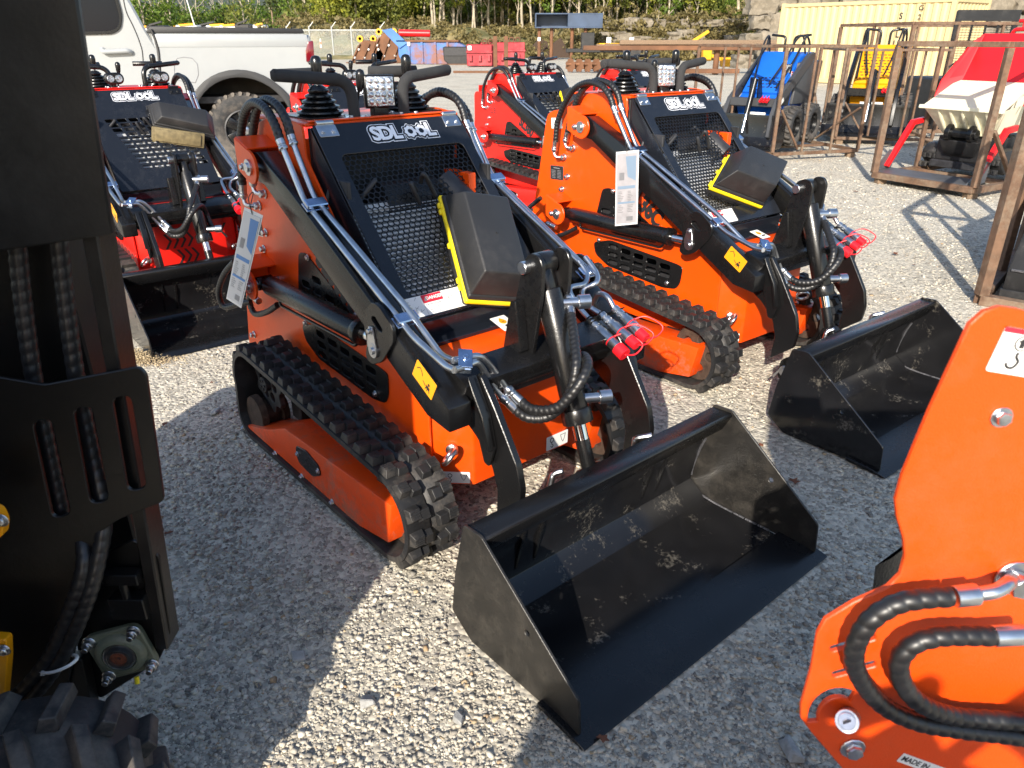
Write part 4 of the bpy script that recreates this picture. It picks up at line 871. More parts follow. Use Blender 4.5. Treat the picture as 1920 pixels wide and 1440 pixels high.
def put_wheel(parent, loc, rot, R, w, n=16, h=.03, rimmat=None, key=None):
    key = key or 'wheel%.3f%.3f' % (R, w)
    if key not in MC: MC[key] = lug_tyre(R, w, n, h)
    t, l, L = MC[key]
    e = obj('wheel', t, TYRE, parent); e.location = loc; e.rotation_euler = rot
    for s, a in L:
        o = obj('tyre_lug', l, TYRE, e); o.rotation_euler = (0, a, 0); o.scale = (1, s, 1)
        o.location = (math.sin(a) * R * .955, 0, math.cos(a) * R * .955)
    if key + 'r' not in MC: MC[key + 'r'] = MB().lathe((0, 0, 0), (0, 1, 0), [(-w * .42, R * .56), (-w * .40, R * .50), (-w * .2, R * .46), (-w * .18, R * .2), (w * .18, R * .2), (w * .2, R * .46), (w * .40, R * .50), (w * .42, R * .56)], 24, None, False).cyl((0, -w * .26, 0), (0, w * .26, 0), R * .2, n=16).mesh(0, 1, 40)
    r = obj('rim', MC[key + 'r'], rimmat or BLACK, e)
    for k in range(5):
        a = 2 * math.pi * k / 5
        for s in (-1, 1):
            kk = key + 'b'
            if kk not in MC: MC[kk] = MB().bolt((0, 0, 0), (0, 1, 0), R * .035).mesh(0)
    return e
put_wheel(lm, (-.84, .87, .20), (0, 0, math.radians(25)), .20, .22, 14, .03)
put_wheel(lm, (-1.35, -.95, .20), (0, 0, 0), .20, .22, 14, .03)
put_wheel(lm, (-1.65, .48, .20), (0, 0, math.radians(25)), .20, .22, 14, .03)

# ---------------------------------------------------------------- orange machine at the right edge, its hose side towards us
rm = thing('compact_track_loader', 'orange machine at right edge with looped hoses and a hook sticker', 'loader', (0, 0, 0), 0, None)
PY = .72
out = [(2080, 600), (1950, 592), (1905, 577), (1872, 573), (1842, 582), (1815, 606), (1795, 650), (1740, 768), (1690, 888), (1677, 935), (1680, 968), (1692, 1008), (1695, 1040), (1686, 1074), (1662, 1098), (1600, 1125), (1546, 1158), (1531, 1185), (1520, 1250), (1501, 1318), (1500, 1343), (1520, 1370), (1580, 1440), (1660, 1540), (2080, 1540)]
def arcslot(c, r, a0, a1, w):
    A = [math.radians(a0 + (a1 - a0) * k / 10) for k in range(11)]
    return [(c[0] + (r + w) * math.cos(a), c[1] - (r + w) * math.sin(a)) for a in A] + [(c[0] + (r - w) * math.cos(a), c[1] - (r - w) * math.sin(a)) for a in reversed(A)]
hol = [cap(1555, 1214, 1640, 1190, 11), cap(1559, 1262, 1640, 1240, 11)]
RORANGE = mat('right_machine_orange', (.78, .066, .001), .40, noise=.05, nscale=5, bump=.16, bscale=420, dust=(.42, .14, .07, .22), dsc=14, dlo=.55, dhi=.75)
obj('side_panel', curve_mesh([pxz(out, PY)] + [rpoly(pxz(h, PY), .004) for h in hol] + [pxz(arcslot((1572, 1345), 50, 60, 185, 9), PY)], .008, .0015, MXZ(PY)), RORANGE, rm)
obj('inner_panel', MB().b2((.66, .78, .25), (1.3, .80, 1.1)).b2((.86, .80, 0.0), (1.3, 1.0, .45)).mesh(.003), BLACK, rm)
obj('channel_bracket', MB().add([W2(1640, 1062, .95), W2(1690, 1025, 1.0), W2(1700, 1100, 1.0), W2(1632, 1130, .95), W2(1640, 1062, .95) + Vector((.035, .02, 0)), W2(1690, 1025, 1.0) + Vector((.035, .02, 0)), W2(1700, 1100, 1.0) + Vector((.035, .02, -.05)), W2(1632, 1130, .95) + Vector((.035, .02, -.05))], [(0, 1, 2, 3), (4, 7, 6, 5), (0, 3, 7, 4), (1, 5, 6, 2), (3, 2, 6, 7)]).mesh(.002), BLACK, rm)
hy = PY - .045
RH = [[(1782, 1119, hy), (1735, 1122, hy), (1680, 1133, hy), (1630, 1165, hy), (1603, 1215, hy), (1608, 1262, hy + .005), (1650, 1318, hy + .01), (1715, 1352, hy + .01), (1800, 1368, hy + .01), (1900, 1380, hy + .01), (2000, 1400, hy + .01)],
      [(1862, 1193, hy), (1815, 1192, hy), (1760, 1194, hy), (1712, 1208, hy), (1686, 1240, hy), (1694, 1283, hy), (1728, 1320, hy), (1790, 1343, hy + .012), (1870, 1350, hy + .012), (2000, 1358, hy + .012)]]
for L in RH:
    obj('wrapped_hose', MB().tube(resample(catmull([W2(*q) for q in L], 12), .002), .0116, 16, helix=(.0165, .13)).mesh(0, 1, 70), HOSE, rm)
for a, b in ((W2(1790, 1119, hy), W2(1836, 1114, hy)), (W2(1862, 1193, hy), W2(1925, 1190, hy))):
    obj('crimp_sleeve', MB().lathe(a, b - a, [(0, .0125), ((b - a).length * .9, .0128), ((b - a).length, .010)], 14).mesh(.0006), ZINC, rm)
q = [W2(1836, 1114, hy), W2(1868, 1108, hy), W2(1890, 1094, hy + .01), W2(1900, 1084, PY - .006)]
obj('elbow_pipe', MB().tube(catmull(q, 8), .0085, 12).mesh(0, 1, 60), ZINC, rm)
obj('elbow_nut', MB().hexnut(q[-1] + Vector((0, -.022, 0)), (0, 1, 0), .015, .02).lathe(W2(1900, 1082, PY - .004), (0, -1, 0), [(0, .024), (.004, .024)], 20).mesh(.001), ZINC, rm)
for x, y, r in ((1877, 782, .0085), (1598, 1402, .012)): obj('bolt', MB().bolt(W2(x, y, PY - .004), (0, -1, 0), r, r).mesh(.001), ZINC, rm)
obj('roller_bolt', MB().cyl(W2(1592, 1345, PY - .004), W2(1588, 1353, PY - .04), .0145, n=20).cyl(W2(1588, 1353, PY - .04), W2(1588, 1353, PY - .046), .0105, n=16).lathe(W2(1588, 1353, PY - .0465), (0, -1, 0), [(0, .006), (.001, .006)], 6).mesh(.002), ZINC, rm)
MSt = basis(W2(1905, 660, PY - .0045), (.985, 0, -.17), (.17, 0, .985))
stk = obj('lifting_sticker', flat(MSt, -.023, -.025, .07, .025, .0004, .0008), WHITE, rm)
obj('sticker_red_edge', flat(MSt, -.023, .0195, .07, .025, .0012, .0006), REDINK, stk)
obj('sticker_print', joinmesh([curve_mesh([circ(.002, .010, .0085, 20), circ(.002, .010, .0072, 20)], .0005, 0, MSt @ Matrix.Translation((0, 0, .0014))), curve_mesh([[(.002, .0165), (.0075, .011), (.0045, .011), (.0045, .005), (-.0005, .005), (-.0005, .011), (-.0035, .011)]], .0005, 0, MSt @ Matrix.Translation((0, 0, .0014))), MB().tube(catmull([MSt @ Vector((a, b, .0012)) for a, b in ((.002, .0), (.002, -.005), (.006, -.010), (.003, -.017), (-.003, -.017), (-.006, -.013))], 6), .0014, 6).mesh(0)]), INK, stk)
MMd = basis(W2(1712, 1428, PY - .0045), (.90, 0, -.42), (.42, 0, .90))
md = obj('origin_label', flat(MMd, -.022, -.0085, .085, .0085, .0004, .0008), WHITE, rm); obj('label_lettering', text_mesh('MADE IN', .0125, MMd @ Matrix.Translation((-.019, 0, .0010)), .0002, .0002, 0, .9, 1, 'LEFT'), INK, md)
# ---------------------------------------------------------------- white pickup truck
def build_truck():
    FT = Frame(-2.36, 9.8, 20); t = thing('pickup_truck', 'white pickup truck with black bed cover and black wheel arch flare', 'truck', (-2.36, 9.8, 0), math.radians(20))
    L = lambda x, y: FT.Y(x, y, 0)
    X = lambda x: L(x, 100).x
    wcx, wr = X(440), .43
    def arch(r, n=20, lo=-.06): return [(wcx + r * math.cos(a), .46 + r * math.sin(a)) for a in [math.radians(-8 + 196 * k / n) for k in range(n + 1)]]
    bx0, bx1 = X(290), X(588)
    # bed side: near and far, with slight tumblehome via two prisms
    side = [(bx0, 1.50), (bx1 - .10, 1.50), (bx1 - .03, 1.46), (bx1, 1.30), (bx1 - .01, .95), (bx1 - .05, .62), (wcx + .62, .58)] + [(x, max(z, .58)) for x, z in arch(.60)] + [(wcx - .62, .58), (bx0, .58)]
    for y, nm in ((.05, 'bed_side'), (1.90, 'bed_side')): obj(nm, curve_mesh([side], .10, .022, MXZ(y)), WPAINT, t)
    # soft shoulder line: upper bulge of the bed side
    obj('bed_shoulder', MB().xz([(bx0 + .01, 1.36), (bx1 - .05, 1.36), (bx1 - .06, 1.49), (bx0 + .01, 1.49)], -.005, .0).mesh(.0049, 2), WPAINT, t)
    obj('bed_floor', MB().b2((bx0, .1, .75), (bx1 - .05, 1.85, .82)).b2((bx0, .1, .82), (bx0 + .06, 1.85, 1.45)).mesh(0), DARKMET, t)
    obj('tailgate', MB().b2((bx1 - .07, .10, .78), (bx1 - .012, 1.85, 1.49)).mesh(.02, 2), WPAINT, t)
    obj('rear_bumper', MB().b2((bx1 - .05, .0, .55), (bx1 + .10, 1.95, .74)).mesh(.03, 2), DARKMET, t)
    obj('bed_cover', MB().xz([(bx0 - .06, 1.502), (bx1 - .08, 1.502), (bx1 - .10, 1.555), (bx0 + .0, 1.575)], .01, 1.94).mesh(.012, 2), mat('bed_cover_vinyl', (.018, .018, .019), .55, bump=.2, bscale=150), t)
    fl = arch(.66, 22); fi = arch(.575, 22)
    obj('arch_flare', MB().xz(fl + fi[::-1], -.055, .02).mesh(.014, 2), mat('flare_plastic', (.035, .035, .036), .6), t)
    obj('arch_liner', MB().xz([(x, max(z, .4)) for x, z in arch(.60)], .12, .60).mesh(0), mat('liner', (.10, .085, .07), .9), t) if False else None
    li = arch(.585, 18); mb = MB(); n = len(li); mb.add([(x, .0, z) for x, z in li] + [(x, .62, z) for x, z in li], [(i, i + 1, n + i + 1, n + i) for i in range(n - 1)] + [tuple(range(n, 2 * n))])
    obj('arch_liner', mb.mesh(0, 1, 40, False), mat('arch_liner', (.07, .06, .05), .9, noise=.3), t)
    # tail light wraps the rear corner
    tl = [(x - 0, z) for x, z in [(lambda q: (q.x, q.z))(L(x, y)) for x, y in ((577, 78), (587, 76), (590, 118), (574, 116), (573, 95))]]
    l = obj('tail_light', MB().xz(tl, -.022, .12).mesh(.012, 2), mat('red_lens', (.14, .006, .012), .12, coat=.8), t)
    # cab
    cab = [(X(60), 2.03), (X(243), 2.02), (X(262), 1.82), (X(282), 1.52), (X(300), 1.30), (X(304), .60), (X(-260), .60), (X(-260), 1.45), (X(-60), 1.55)]
    win = rpoly([(lambda q: (q.x, q.z))(L(x, y)) for x, y in ((20, -34), (204, -34), (224, 30), (222, 50), (208, 57), (20, 62))], .06)
    obj('cab_side', curve_mesh([rpoly(cab, .05), win], .10, .02, MXZ(.05)), WPAINT, t)
    obj('cab_body', MB().xz([(x - (.28 if i in (1, 2, 3, 4, 5) else 0), z) for i, (x, z) in enumerate(cab)], .12, 1.9).mesh(.02), WPAINT, t)
    obj('window_seal', curve_mesh([rpoly([(x, z) for x, z in [(lambda q: (q.x, q.z))(L(x, y)) for x, y in ((10, -44), (210, -44), (230, 28), (227, 54), (212, 64), (10, 69))]], .06), win], .03, .004, MXZ(-.008)), BLACK, t)
    obj('window_pane', curve_mesh([win], .008, 0, MXZ(.03)), mat('tinted_glass', (.004, .007, .014), .06, spec=.2), t)
    dl = [(258, -10), (266, 40), (272, 80), (284, 130), (287, 200)]; q = [L(x, y) for x, y in dl]
    dl2 = [(228, -20), (236, 20), (250, 50), (262, 80), (268, 110), (270, 200)]
    obj('door_gap', MB().tube(catmull([L(x, y) + Vector((0, -.001, 0)) for x, y in dl2], 6), .006, 6).mesh(0), INK, t)
    obj('cab_gap', MB().tube(catmull([L(x, y) + Vector((0, .0, 0)) for x, y in ((283, 55), (292, 78), (298, 110), (301, 200))], 6), .016, 6).mesh(0), INK, t)
    h = obj('door_handle', MB().tube(fillet([L(192, 92) + Vector((0, -.01, 0)), L(194, 97) + Vector((0, -.045, 0)), L(240, 95) + Vector((0, -.045, 0)), L(246, 98) + Vector((0, -.01, 0))], .03), .026, 10).mesh(0, 1, 60), WPAINT, t)
    fd = [L(x, y) for x, y in ((327, 150), (327, 118), (332, 109), (345, 107), (360, 109), (370, 120), (372, 140), (366, 155))]
    obj('fuel_door', MB().tube([p + Vector((0, -.001, 0)) for p in fd], .004, 5, closed=True).mesh(0), GINK, t)
    # rear wheels
    def wheel(y, cx):
        e = obj('wheel', MC.setdefault('ttyre', MB().lathe((0, 0, 0), (0, 1, 0), [(-.12, .24), (-.135, .27), (-.145, .34), (-.135, .40), (-.10, .427), (0, .430), (.10, .427), (.135, .40), (.145, .34), (.135, .27), (.12, .24)], 56, None, False).mesh(0, 1, 40)), TYRE, t); e.location = (cx, y, .43)
        if 'tblk' not in MC:
            mb = MB(); mb.prism([(-.022, -.142, -.035), (.012, -.142, -.030), (.024, -.138, .004), (-.002, -.118, .012), (-.024, -.130, .0)], (.0, .026, .004)); mb.prism([(-.022, -.12, -.004), (.02, -.12, -.004), (.012, .06, -.004), (-.02, .05, -.004)], (0, 0, .014)); MC['tblk'] = mb.mesh(.002)
        for k in range(30):
            a = 2 * math.pi * k / 30; o = obj('tread_block', MC['tblk'], TYRE, e); o.rotation_euler = (0, a, 0); o.location = (math.sin(a) * .428, 0, math.cos(a) * .428)
        obj('rim', MC.setdefault('trim', MB().lathe((0, 0, 0), (0, 1, 0), [(-.118, .245), (-.125, .225), (-.06, .205), (-.04, .20), (-.035, .05), (.10, .05), (.10, .24)], 40, None, False).mesh(0, 1, 40)), DARKMET, e)
        for k in range(6):
            a = 2 * math.pi * k / 6; o = obj('spoke', MC.setdefault('tspk', MB().prism([(-.045, -.10, .04), (.045, -.10, .04), (.062, -.112, .215), (-.062, -.112, .215)], (0, .04, 0)).mesh(.008, 2)), BLACK, e); o.rotation_euler = (0, a, 0)
        obj('hub_cap', MC.setdefault('thub', MB().lathe((0, -.10, 0), (0, -1, 0), [(0, .06), (.02, .055), (.03, .04), (.032, .005)], 20).mesh(0, 1, 50)), ZINC, e)
    wheel(.21, wcx); wheel(1.74, wcx); wheel(.21, wcx - 3.7); wheel(1.74, wcx - 3.7)
    obj('front_body', MB().b2((X(-260) - 1.3, .02, .60), (X(-262), 1.93, 1.32)).mesh(.06, 2), WPAINT, t)
    obj('chassis', MB().b2((X(-260) - 1.0, .45, .45), (bx1 - .1, 1.45, .60)).mesh(0), DARKMET, t)
    return t
build_truck()

# ---------------------------------------------------------------- rusty tube crates
def crate(label, o, u, v, lu, lv, h, nu=3, nv=3, w=.037, brace=True, blocks=True, z0=.09):
    t = thing('steel_crate', label, 'crate', (o[0], o[1], 0), 0, 'rusty steel transport crates')
    u = Vector((*u, 0)).normalized(); v = Vector((*v, 0)).normalized(); Z = Vector((0, 0, 1))
    def pt(a, b, z): return u * a + v * b + Z * z
    def rail(nm, p, q, ww=w): obj(nm, MB().beam(p, q, ww, ww * .9).mesh(.003), STEELRUST, t)
    C4 = [(0, 0), (lu, 0), (lu, lv), (0, lv)]
    for i in range(4):
        a, b = C4[i], C4[(i + 1) % 4]
        rail('top_rail', pt(*a, h), pt(*b, h)); rail('base_rail', pt(*a, z0), pt(*b, z0), w * 1.25)
        n = nu if i % 2 == 0 else nv
        for k in range(n):
            f = k / n; p = (a[0] + (b[0] - a[0]) * f, a[1] + (b[1] - a[1]) * f); rail('post', pt(*p, z0 + w * .5), pt(*p, h - w * .5), w * (1.2 if k == 0 else .85))
        if brace and n > 1:
            p0 = (a[0] + (b[0] - a[0]) * .04, a[1] + (b[1] - a[1]) * .04); p1 = (a[0] + (b[0] - a[0]) / n * .85, a[1] + (b[1] - a[1]) / n * .85); rail('brace', pt(*p1, z0 + .05), pt(*p0, z0 + (h - z0) * .42), w * .7)
    rail('cross_rail', pt(0, lv * .33, z0 - .01), pt(lu, lv * .33, z0 - .01), w); rail('cross_rail', pt(0, lv * .67, z0 - .01), pt(lu, lv * .67, z0 - .01), w)
    if blocks:
        for a, b in C4: obj('wood_block', MB().box(pt(a * .9 + lu * .05, b * .95 + lv * .025, z0 * .35), (.10, .10, z0 * .7)).mesh(.004), mat_wood, t)
    return t
mat_wood = mat('pallet_wood', (.20, .135, .085), .85, noise=.4, nscale=30, bump=.5, bscale=60)
ang = math.radians(17)
crate('rusty crate caging the blue wheeled loader', (3.36, 10.0), (math.cos(ang), math.sin(ang)), (-math.sin(ang), math.cos(ang)), 1.32, 2.1, 1.36, 3, 2)
crate('rusty crate caging the yellow wheeled loader', (4.86, 11.75), (math.cos(-.18), math.sin(-.18)), (-math.sin(-.18), math.cos(-.18)), 1.35, 2.2, 1.30, 3, 2)
crate('rusty crate around the red and cream dumper', (3.98, 8.42), (.52, -.854), (.854, .52), 1.10, 2.3, 1.40, 1, 3, .055)
crate('tall rusty crate standing behind the dumper by the container', (6.12, 12.6), (.92, .10), (-.10, .92), 2.2, 2.2, 1.66, 3, 2, .05, False)
crate('rusty crate at right edge holding a big black plate', (2.81, 4.28), (.77, -.64), (.64, .77), 1.3, 2.0, 1.40, 1, 3, .055, False, False, .03)

# ---------------------------------------------------------------- big black attachment in the right hand crate
bp = thing('loader_attachment', 'big matt black plate attachment inside the right hand rusty crate', 'attachment', (2.86, 4.30, 0))
def RP(a, b, z): return Vector((.77, -.64, 0)) * a + Vector((.64, .77, 0)) * b + Vector((0, 0, z))
MATTE = mat('matt_black_steel', (.012, .012, .013), .5, noise=.3, bump=.2, bscale=60, dust=(.12, .11, .10, .3), dsc=60, dlo=.56, dhi=.75)
obj('shell', MB().add([RP(.06, .05, .06), RP(1.2, .05, .06), RP(1.2, .05, .20), RP(.06, .05, .20), RP(.10, .42, .80), RP(1.2, .42, .80), RP(.10, .90, .86), RP(1.2, .90, .86), RP(.06, .9, .06), RP(1.2, .9, .06)], [(0, 1, 2, 3), (3, 2, 5, 4), (4, 5, 7, 6), (6, 7, 9, 8), (0, 3, 4, 6, 8), (1, 9, 7, 5, 2), (0, 8, 9, 1)]).mesh(.01, 2), MATTE, bp)
obj('bottom_edge', MB().beam(RP(.05, .03, .05), RP(1.22, .03, .05), .03, .09).mesh(.004), MATTE, bp)
obj('seam_weld', MB().tube([RP(.08, .04, .21), RP(1.2, .04, .21)], .008, 6).mesh(0), WELD, bp)
obj('tine_bar', MB().beam(RP(.10, .50, .83), RP(.45, 1.3, 1.08), .05, .05).mesh(.005), MATTE, bp)

# ---------------------------------------------------------------- wheeled mini loaders in the crates
def wheel_loader(label, loc, deg, paint, style, sc=1.0):
    t = thing('wheel_loader', label, 'loader', loc, math.radians(deg), 'wheeled mini loaders', sc)
    GREY = mat_grey
    hp = [(-.70, .35), (.30, .35), (.42, .55), (.30, .62), (-.22, 1.08), (-.62, 1.12), (-.72, 1.0)]
    obj('body', MB().xz(hp, -.26, .26).mesh(.02, 2), paint, t)
    if True:
        hd = obj('hood', MB().add([(.28, -.24, .63), (.28, .24, .63), (-.24, .24, 1.09), (-.24, -.24, 1.09), (.30, -.24, .66), (.30, .24, .66), (-.22, .24, 1.125), (-.22, -.24, 1.125)], [(0, 1, 2, 3), (7, 6, 5, 4), (0, 4, 5, 1), (1, 5, 6, 2), (2, 6, 7, 3), (3, 7, 4, 0)]).mesh(.008, 2), paint, t)
        for r in range(9 if style == 'yellow' else 4):
            for c in range(8):
                f = .12 + r * .075; p = Vector((.30 - .52 * f, -.19 + c * .050 + (.02 if r % 2 else 0), .66 + .465 * f)); n = Vector((.465, 0, .52)).normalized()
                obj('louvre', MC.setdefault('louv', MB().box((0, 0, 0), (.014, .032, .006)).mesh(0)), INK, hd).matrix_local = Matrix.Translation(p + n * .001) @ Matrix.Rotation(math.radians(41.8), 4, 'Y')
    if style == 'blue':
        obj('engine_cover', MB().add([(-.75, .10, .50), (-.05, .12, .50), (-.05, .30, .50), (-.75, .34, .50), (-.78, .06, 1.02), (-.14, .10, 1.0), (-.14, .30, 1.0), (-.78, .36, 1.02)], [(0, 3, 2, 1), (4, 5, 6, 7), (0, 1, 5, 4), (1, 2, 6, 5), (2, 3, 7, 6), (3, 0, 4, 7)]).mesh(.02, 2), GREY, t)
        obj('grille', MB().xz([(.0, .50), (.22, .50), (.08, .74), (-.04, .74)], .262, .27).mesh(.003), INK, t)
        l = obj('work_light', MB().box((.02, .20, .93), (.05, .11, .11)).mesh(.01, 2), BLACK, t); obj('light_lens', MB().box((.048, .20, .93), (.008, .095, .095)).mesh(.004), LENS, l)
        ml = obj('model_lettering', text_mesh('MX-AM850', .085, basis((.16, .2615, .56), (-.55, 0, .83), (-.83, 0, -.55)) @ Matrix.Rotation(math.pi, 4, 'Z'), 0, .001, .2), WHITE, t)
        fg = obj('flag_decal', MB().b2((-.02, .2605, .80), (.03, .264, .90)).mesh(0), WHITE, t)
        for k in range(4): obj('flag_stripe', MB().b2((-.02, .264, .805 + k * .026), (.03, .2655, .818 + k * .026)).mesh(0), REDINK, fg)
    am = GREY if style == 'blue' else BLACK
    for s in (-1, 1):
        obj('lift_arm', MB().xz([(-.55, 1.05), (-.50, 1.12), (-.30, 1.08), (.52, .60), (.62, .42), (.66, .16), (.58, .14), (.50, .44), (.40, .52), (-.40, .96)], s * .285, s * .335).mesh(.008), am, t)
        obj('hose', MB().tube(catmull([(.30, s * .10, .76), (.10, s * .16, .98), (-.12, s * .20, 1.24), (-.30, s * .22, 1.30), (-.42, s * .24, 1.08)], 7), .012, 7).mesh(0, 1, 60), HOSE, t)
        obj('hose', MB().tube(catmull([(-.40, s * .27, 1.02), (-.45, s * .27, 1.18), (-.36, s * .25, 1.30), (-.26, s * .23, 1.18), (-.05, s * .24, 1.02), (.35, s * .22, .72)], 7), .014, 7).mesh(0, 1, 60), HOSE, t)
        obj('hand_grip', MB().tube(fillet([(-.45, s * .06, 1.10), (-.45, s * .06, 1.30), (-.48, s * .26, 1.32)], .05), .016, 8).mesh(0, 1, 60), BLACK, t)
    obj('cross_member', MB().b2((.40, -.30, .50), (.52, .30, .60)).mesh(.01), am, t)
    obj('tilt_tower', MB().xz([(.34, .60), (.50, .60), (.52, .84), (.44, .84)], -.06, -.045).xz([(.34, .60), (.50, .60), (.52, .84), (.44, .84)], .045, .06).mesh(.005), BLACK, t)
    c = obj('tilt_cylinder', MB().cyl((.49, 0, .82), (.63, 0, .42), .034, n=16).mesh(.003), BLACK, t); obj('tilt_rod', MB().cyl((.63, 0, .42), (.70, 0, .20), .018, n=12).mesh(0), CHROME, c)
    for k, y in enumerate((.14, .18, .22)): obj('dust_cap', MB().cyl((.54, y, .60), (.60, y, .57), .02, n=10).tube(catmull([(.60, y, .57), (.66, y + .03, .60), (.62, y + .04, .64), (.56, y, .62)], 5), .004, 5).mesh(.002), REDPL, t)
    b = obj('bucket', MB().xz([(.62, .42), (.60, .40), (.60, .14), (.68, .045), (1.0, .045), (1.0, .055), (.70, .06), (.62, .15), (.625, .38)], -.50, .50).mesh(.003), BUCK, t)
    for s in (-1, 1): obj('side_plate', MB().xz([(.61, .42), (.66, .42), (1.0, .12), (1.0, .05), (.68, .05), (.60, .14)], s * .50, s * .508).mesh(.002), BUCK, b)
    obj('deck', MB().b2((-.95, -.24, .28), (-.60, .24, .31)).mesh(.004), BLACK, t)
    st = obj('front_sticker', MB().b2((.43, -.12, .38), (.432, .16, .43)).mesh(0), WHITE, t)
    obj('sticker', MB().box((.40, .3365, .56), (.12, .002, .05), Matrix.Rotation(math.radians(30), 3, 'Y')).mesh(0), YELSTK if style == 'yellow' else WHITE, t)
    for x in (-.42, .18):
        for s in (-1, 1): put_wheel(t, (x, s * .40, .265), (0, 0, 0), .235, .20, 18, .024)
    return t
mat_grey = mat('charcoal_paint', (.045, .047, .052), .45, bump=.1, bscale=160)
BLUEP = mat('blue_paint', (.008, .11, .52), .35, noise=.05, bump=.1, bscale=200)
YELP = mat('golden_yellow_paint', (.80, .33, .004), .36, noise=.05, bump=.1, bscale=200)
ub = Vector((math.cos(ang), math.sin(ang), 0)); vb = Vector((-math.sin(ang), math.cos(ang), 0))
pb = Vector((3.36, 10.0, .07)) + ub * .60 + vb * 1.10
wheel_loader('blue wheeled mini loader with charcoal arms inside a rusty crate', pb, -130, BLUEP, 'blue', 1.08)
yb = Vector((4.86, 11.75, .07)) + Vector((math.cos(-.18), math.sin(-.18), 0)) * .68 + Vector((-math.sin(-.18), math.cos(-.18), 0)) * 1.05
wheel_loader('yellow wheeled mini loader with louvred hood inside a rusty crate', yb, -117, YELP, 'yellow', 1.15)

# ---------------------------------------------------------------- tracked dumper, red and cream
CREAM = mat('cream_paint', (.74, .70, .52), .4, noise=.05, bump=.1, bscale=180)
DRED = mat('dumper_red', (.66, .012, .016), .32, noise=.05)
SLATE = mat('slate_paint', (.075, .080, .090), .5, noise=.2, dust=(.2, .19, .17, .3), dsc=40)
du = Vector((.52, -.854, 0)); dv = Vector((.854, .52, 0)); dc = Vector((3.98, 8.42, .10)) + du * .46 + dv * 1.15
dm = thing('tracked_dumper', 'red and cream tracked dumper with a grey shovel plate inside a crate', 'dumper', dc, math.atan2(-dv.y, -dv.x), None, 1.06)
# local x forward (towards the photo), y to the machine's left
obj('tub_lower', MB().add([(.55, -.36, .62), (.55, .36, .62), (.30, .26, .40), (.30, -.26, .40), (-.60, -.36, .78), (-.60, .36, .78), (-.45, .26, .40), (-.45, -.26, .40)], [(0, 3, 2, 1), (3, 7, 6, 2), (0, 4, 7, 3), (1, 2, 6, 5), (4, 5, 6, 7)]).mesh(.006, 1, 35, False), CREAM, dm)
obj('tub_front_lip', MB().beam((.555, -.42, .64), (.555, .42, .64), .05, .035).mesh(.006), CREAM, dm)
obj('tub_slope', MB().add([(.54, -.40, .65), (.54, .40, .65), (.05, .38, .88), (.05, -.38, .88), (.52, -.40, .63), (.52, .40, .63), (.03, .38, .86), (.03, -.38, .86)], [(0, 1, 2, 3), (4, 7, 6, 5), (0, 4, 5, 1), (1, 5, 6, 2), (2, 6, 7, 3), (3, 7, 4, 0)]).mesh(.003), CREAM, dm)
for y in (-.22, -.10, .02, .14, .26): obj('front_rib', MB().xz([(.55, .62), (.54, .60), (.34, .38), (.28, .38), (.30, .62)], y - .012, y + .012).mesh(.003), CREAM, dm)
obj('front_skirt', MB().add([(.50, -.40, .62), (.50, .40, .62), (.32, .26, .38), (.32, -.26, .38), (.47, -.40, .62), (.47, .40, .62), (.29, .26, .38), (.29, -.26, .38)], [(3, 2, 1, 0), (4, 5, 6, 7), (0, 1, 5, 4), (2, 3, 7, 6), (1, 2, 6, 5), (3, 0, 4, 7)]).mesh(.003), CREAM, dm)
obj('tub_back', MB().add([(.05, -.34, .86), (.05, .38, .86), (-.18, .46, 1.32), (-.18, -.34, 1.32), (.03, -.34, .86), (.03, .38, .86), (-.20, .46, 1.32), (-.20, -.34, 1.32)], [(0, 1, 2, 3), (4, 7, 6, 5), (0, 4, 5, 1), (1, 5, 6, 2), (2, 6, 7, 3), (3, 7, 4, 0)]).mesh(.004), DRED, dm)
for s in (-1, 1):
    w = obj('tub_wing', MB().add([(.05, s * .34, .86), (-.18, s * .34, 1.32), (-.12, s * .42, 1.24), (.20, s * .47, .88), (.30, s * .46, .68), (.05, s * .33, .86), (-.18, s * .33, 1.32), (-.12, s * .41, 1.24), (.20, s * .46, .88), (.30, s * .45, .68)], [(0, 1, 2, 3, 4), (9, 8, 7, 6, 5), (0, 5, 6, 1), (1, 6, 7, 2), (2, 7, 8, 3), (3, 8, 9, 4), (4, 9, 5, 0)]).mesh(.003), DRED, dm)
    for k in range(2): obj('wing_slot', MB().beam((.10 - k * .05, s * .474, 1.0 - k * .04), (-.02 - k * .0, s * .44, 1.08 - k * .02), .006, .016).mesh(0), INK, w)
    for k in range(4): obj('rivet', MB().bolt((.06 + k * .05, s * (.36 + k * .03), .855 - k * .03), (.5, s * .3, .8), .007).mesh(0), ZINC, w)
    obj('shovel_arm', MB().xz([(.32, .47), (.34, .52), (.54, .50), (.86, .06), (.82, .04), (.51, .45)], s * .45, s * .50).mesh(.003), DRED, dm)
    # tracks of the dumper
    tk = obj('track', MB().xz([(.32, .10), (.36, .20), (.28, .27), (-.55, .27), (-.66, .18), (-.58, .06), (.22, .02)], s * .26, s * .42).mesh(.03, 2), RUBBER, dm)
    for k in range(10): obj('tread_block', MB().box((.36 - .02 * (k % 2), s * (.27 + .03 * (k % 5)), .06 + .09 * (k // 5)), (.05, .026, .05)).mesh(.004), RUBBER, tk)
    obj('track_cover', MB().xz([(.10, .10), (.14, .20), (-.45, .20), (-.48, .10)], s * .421, s * .43).mesh(.01), DRED, tk)
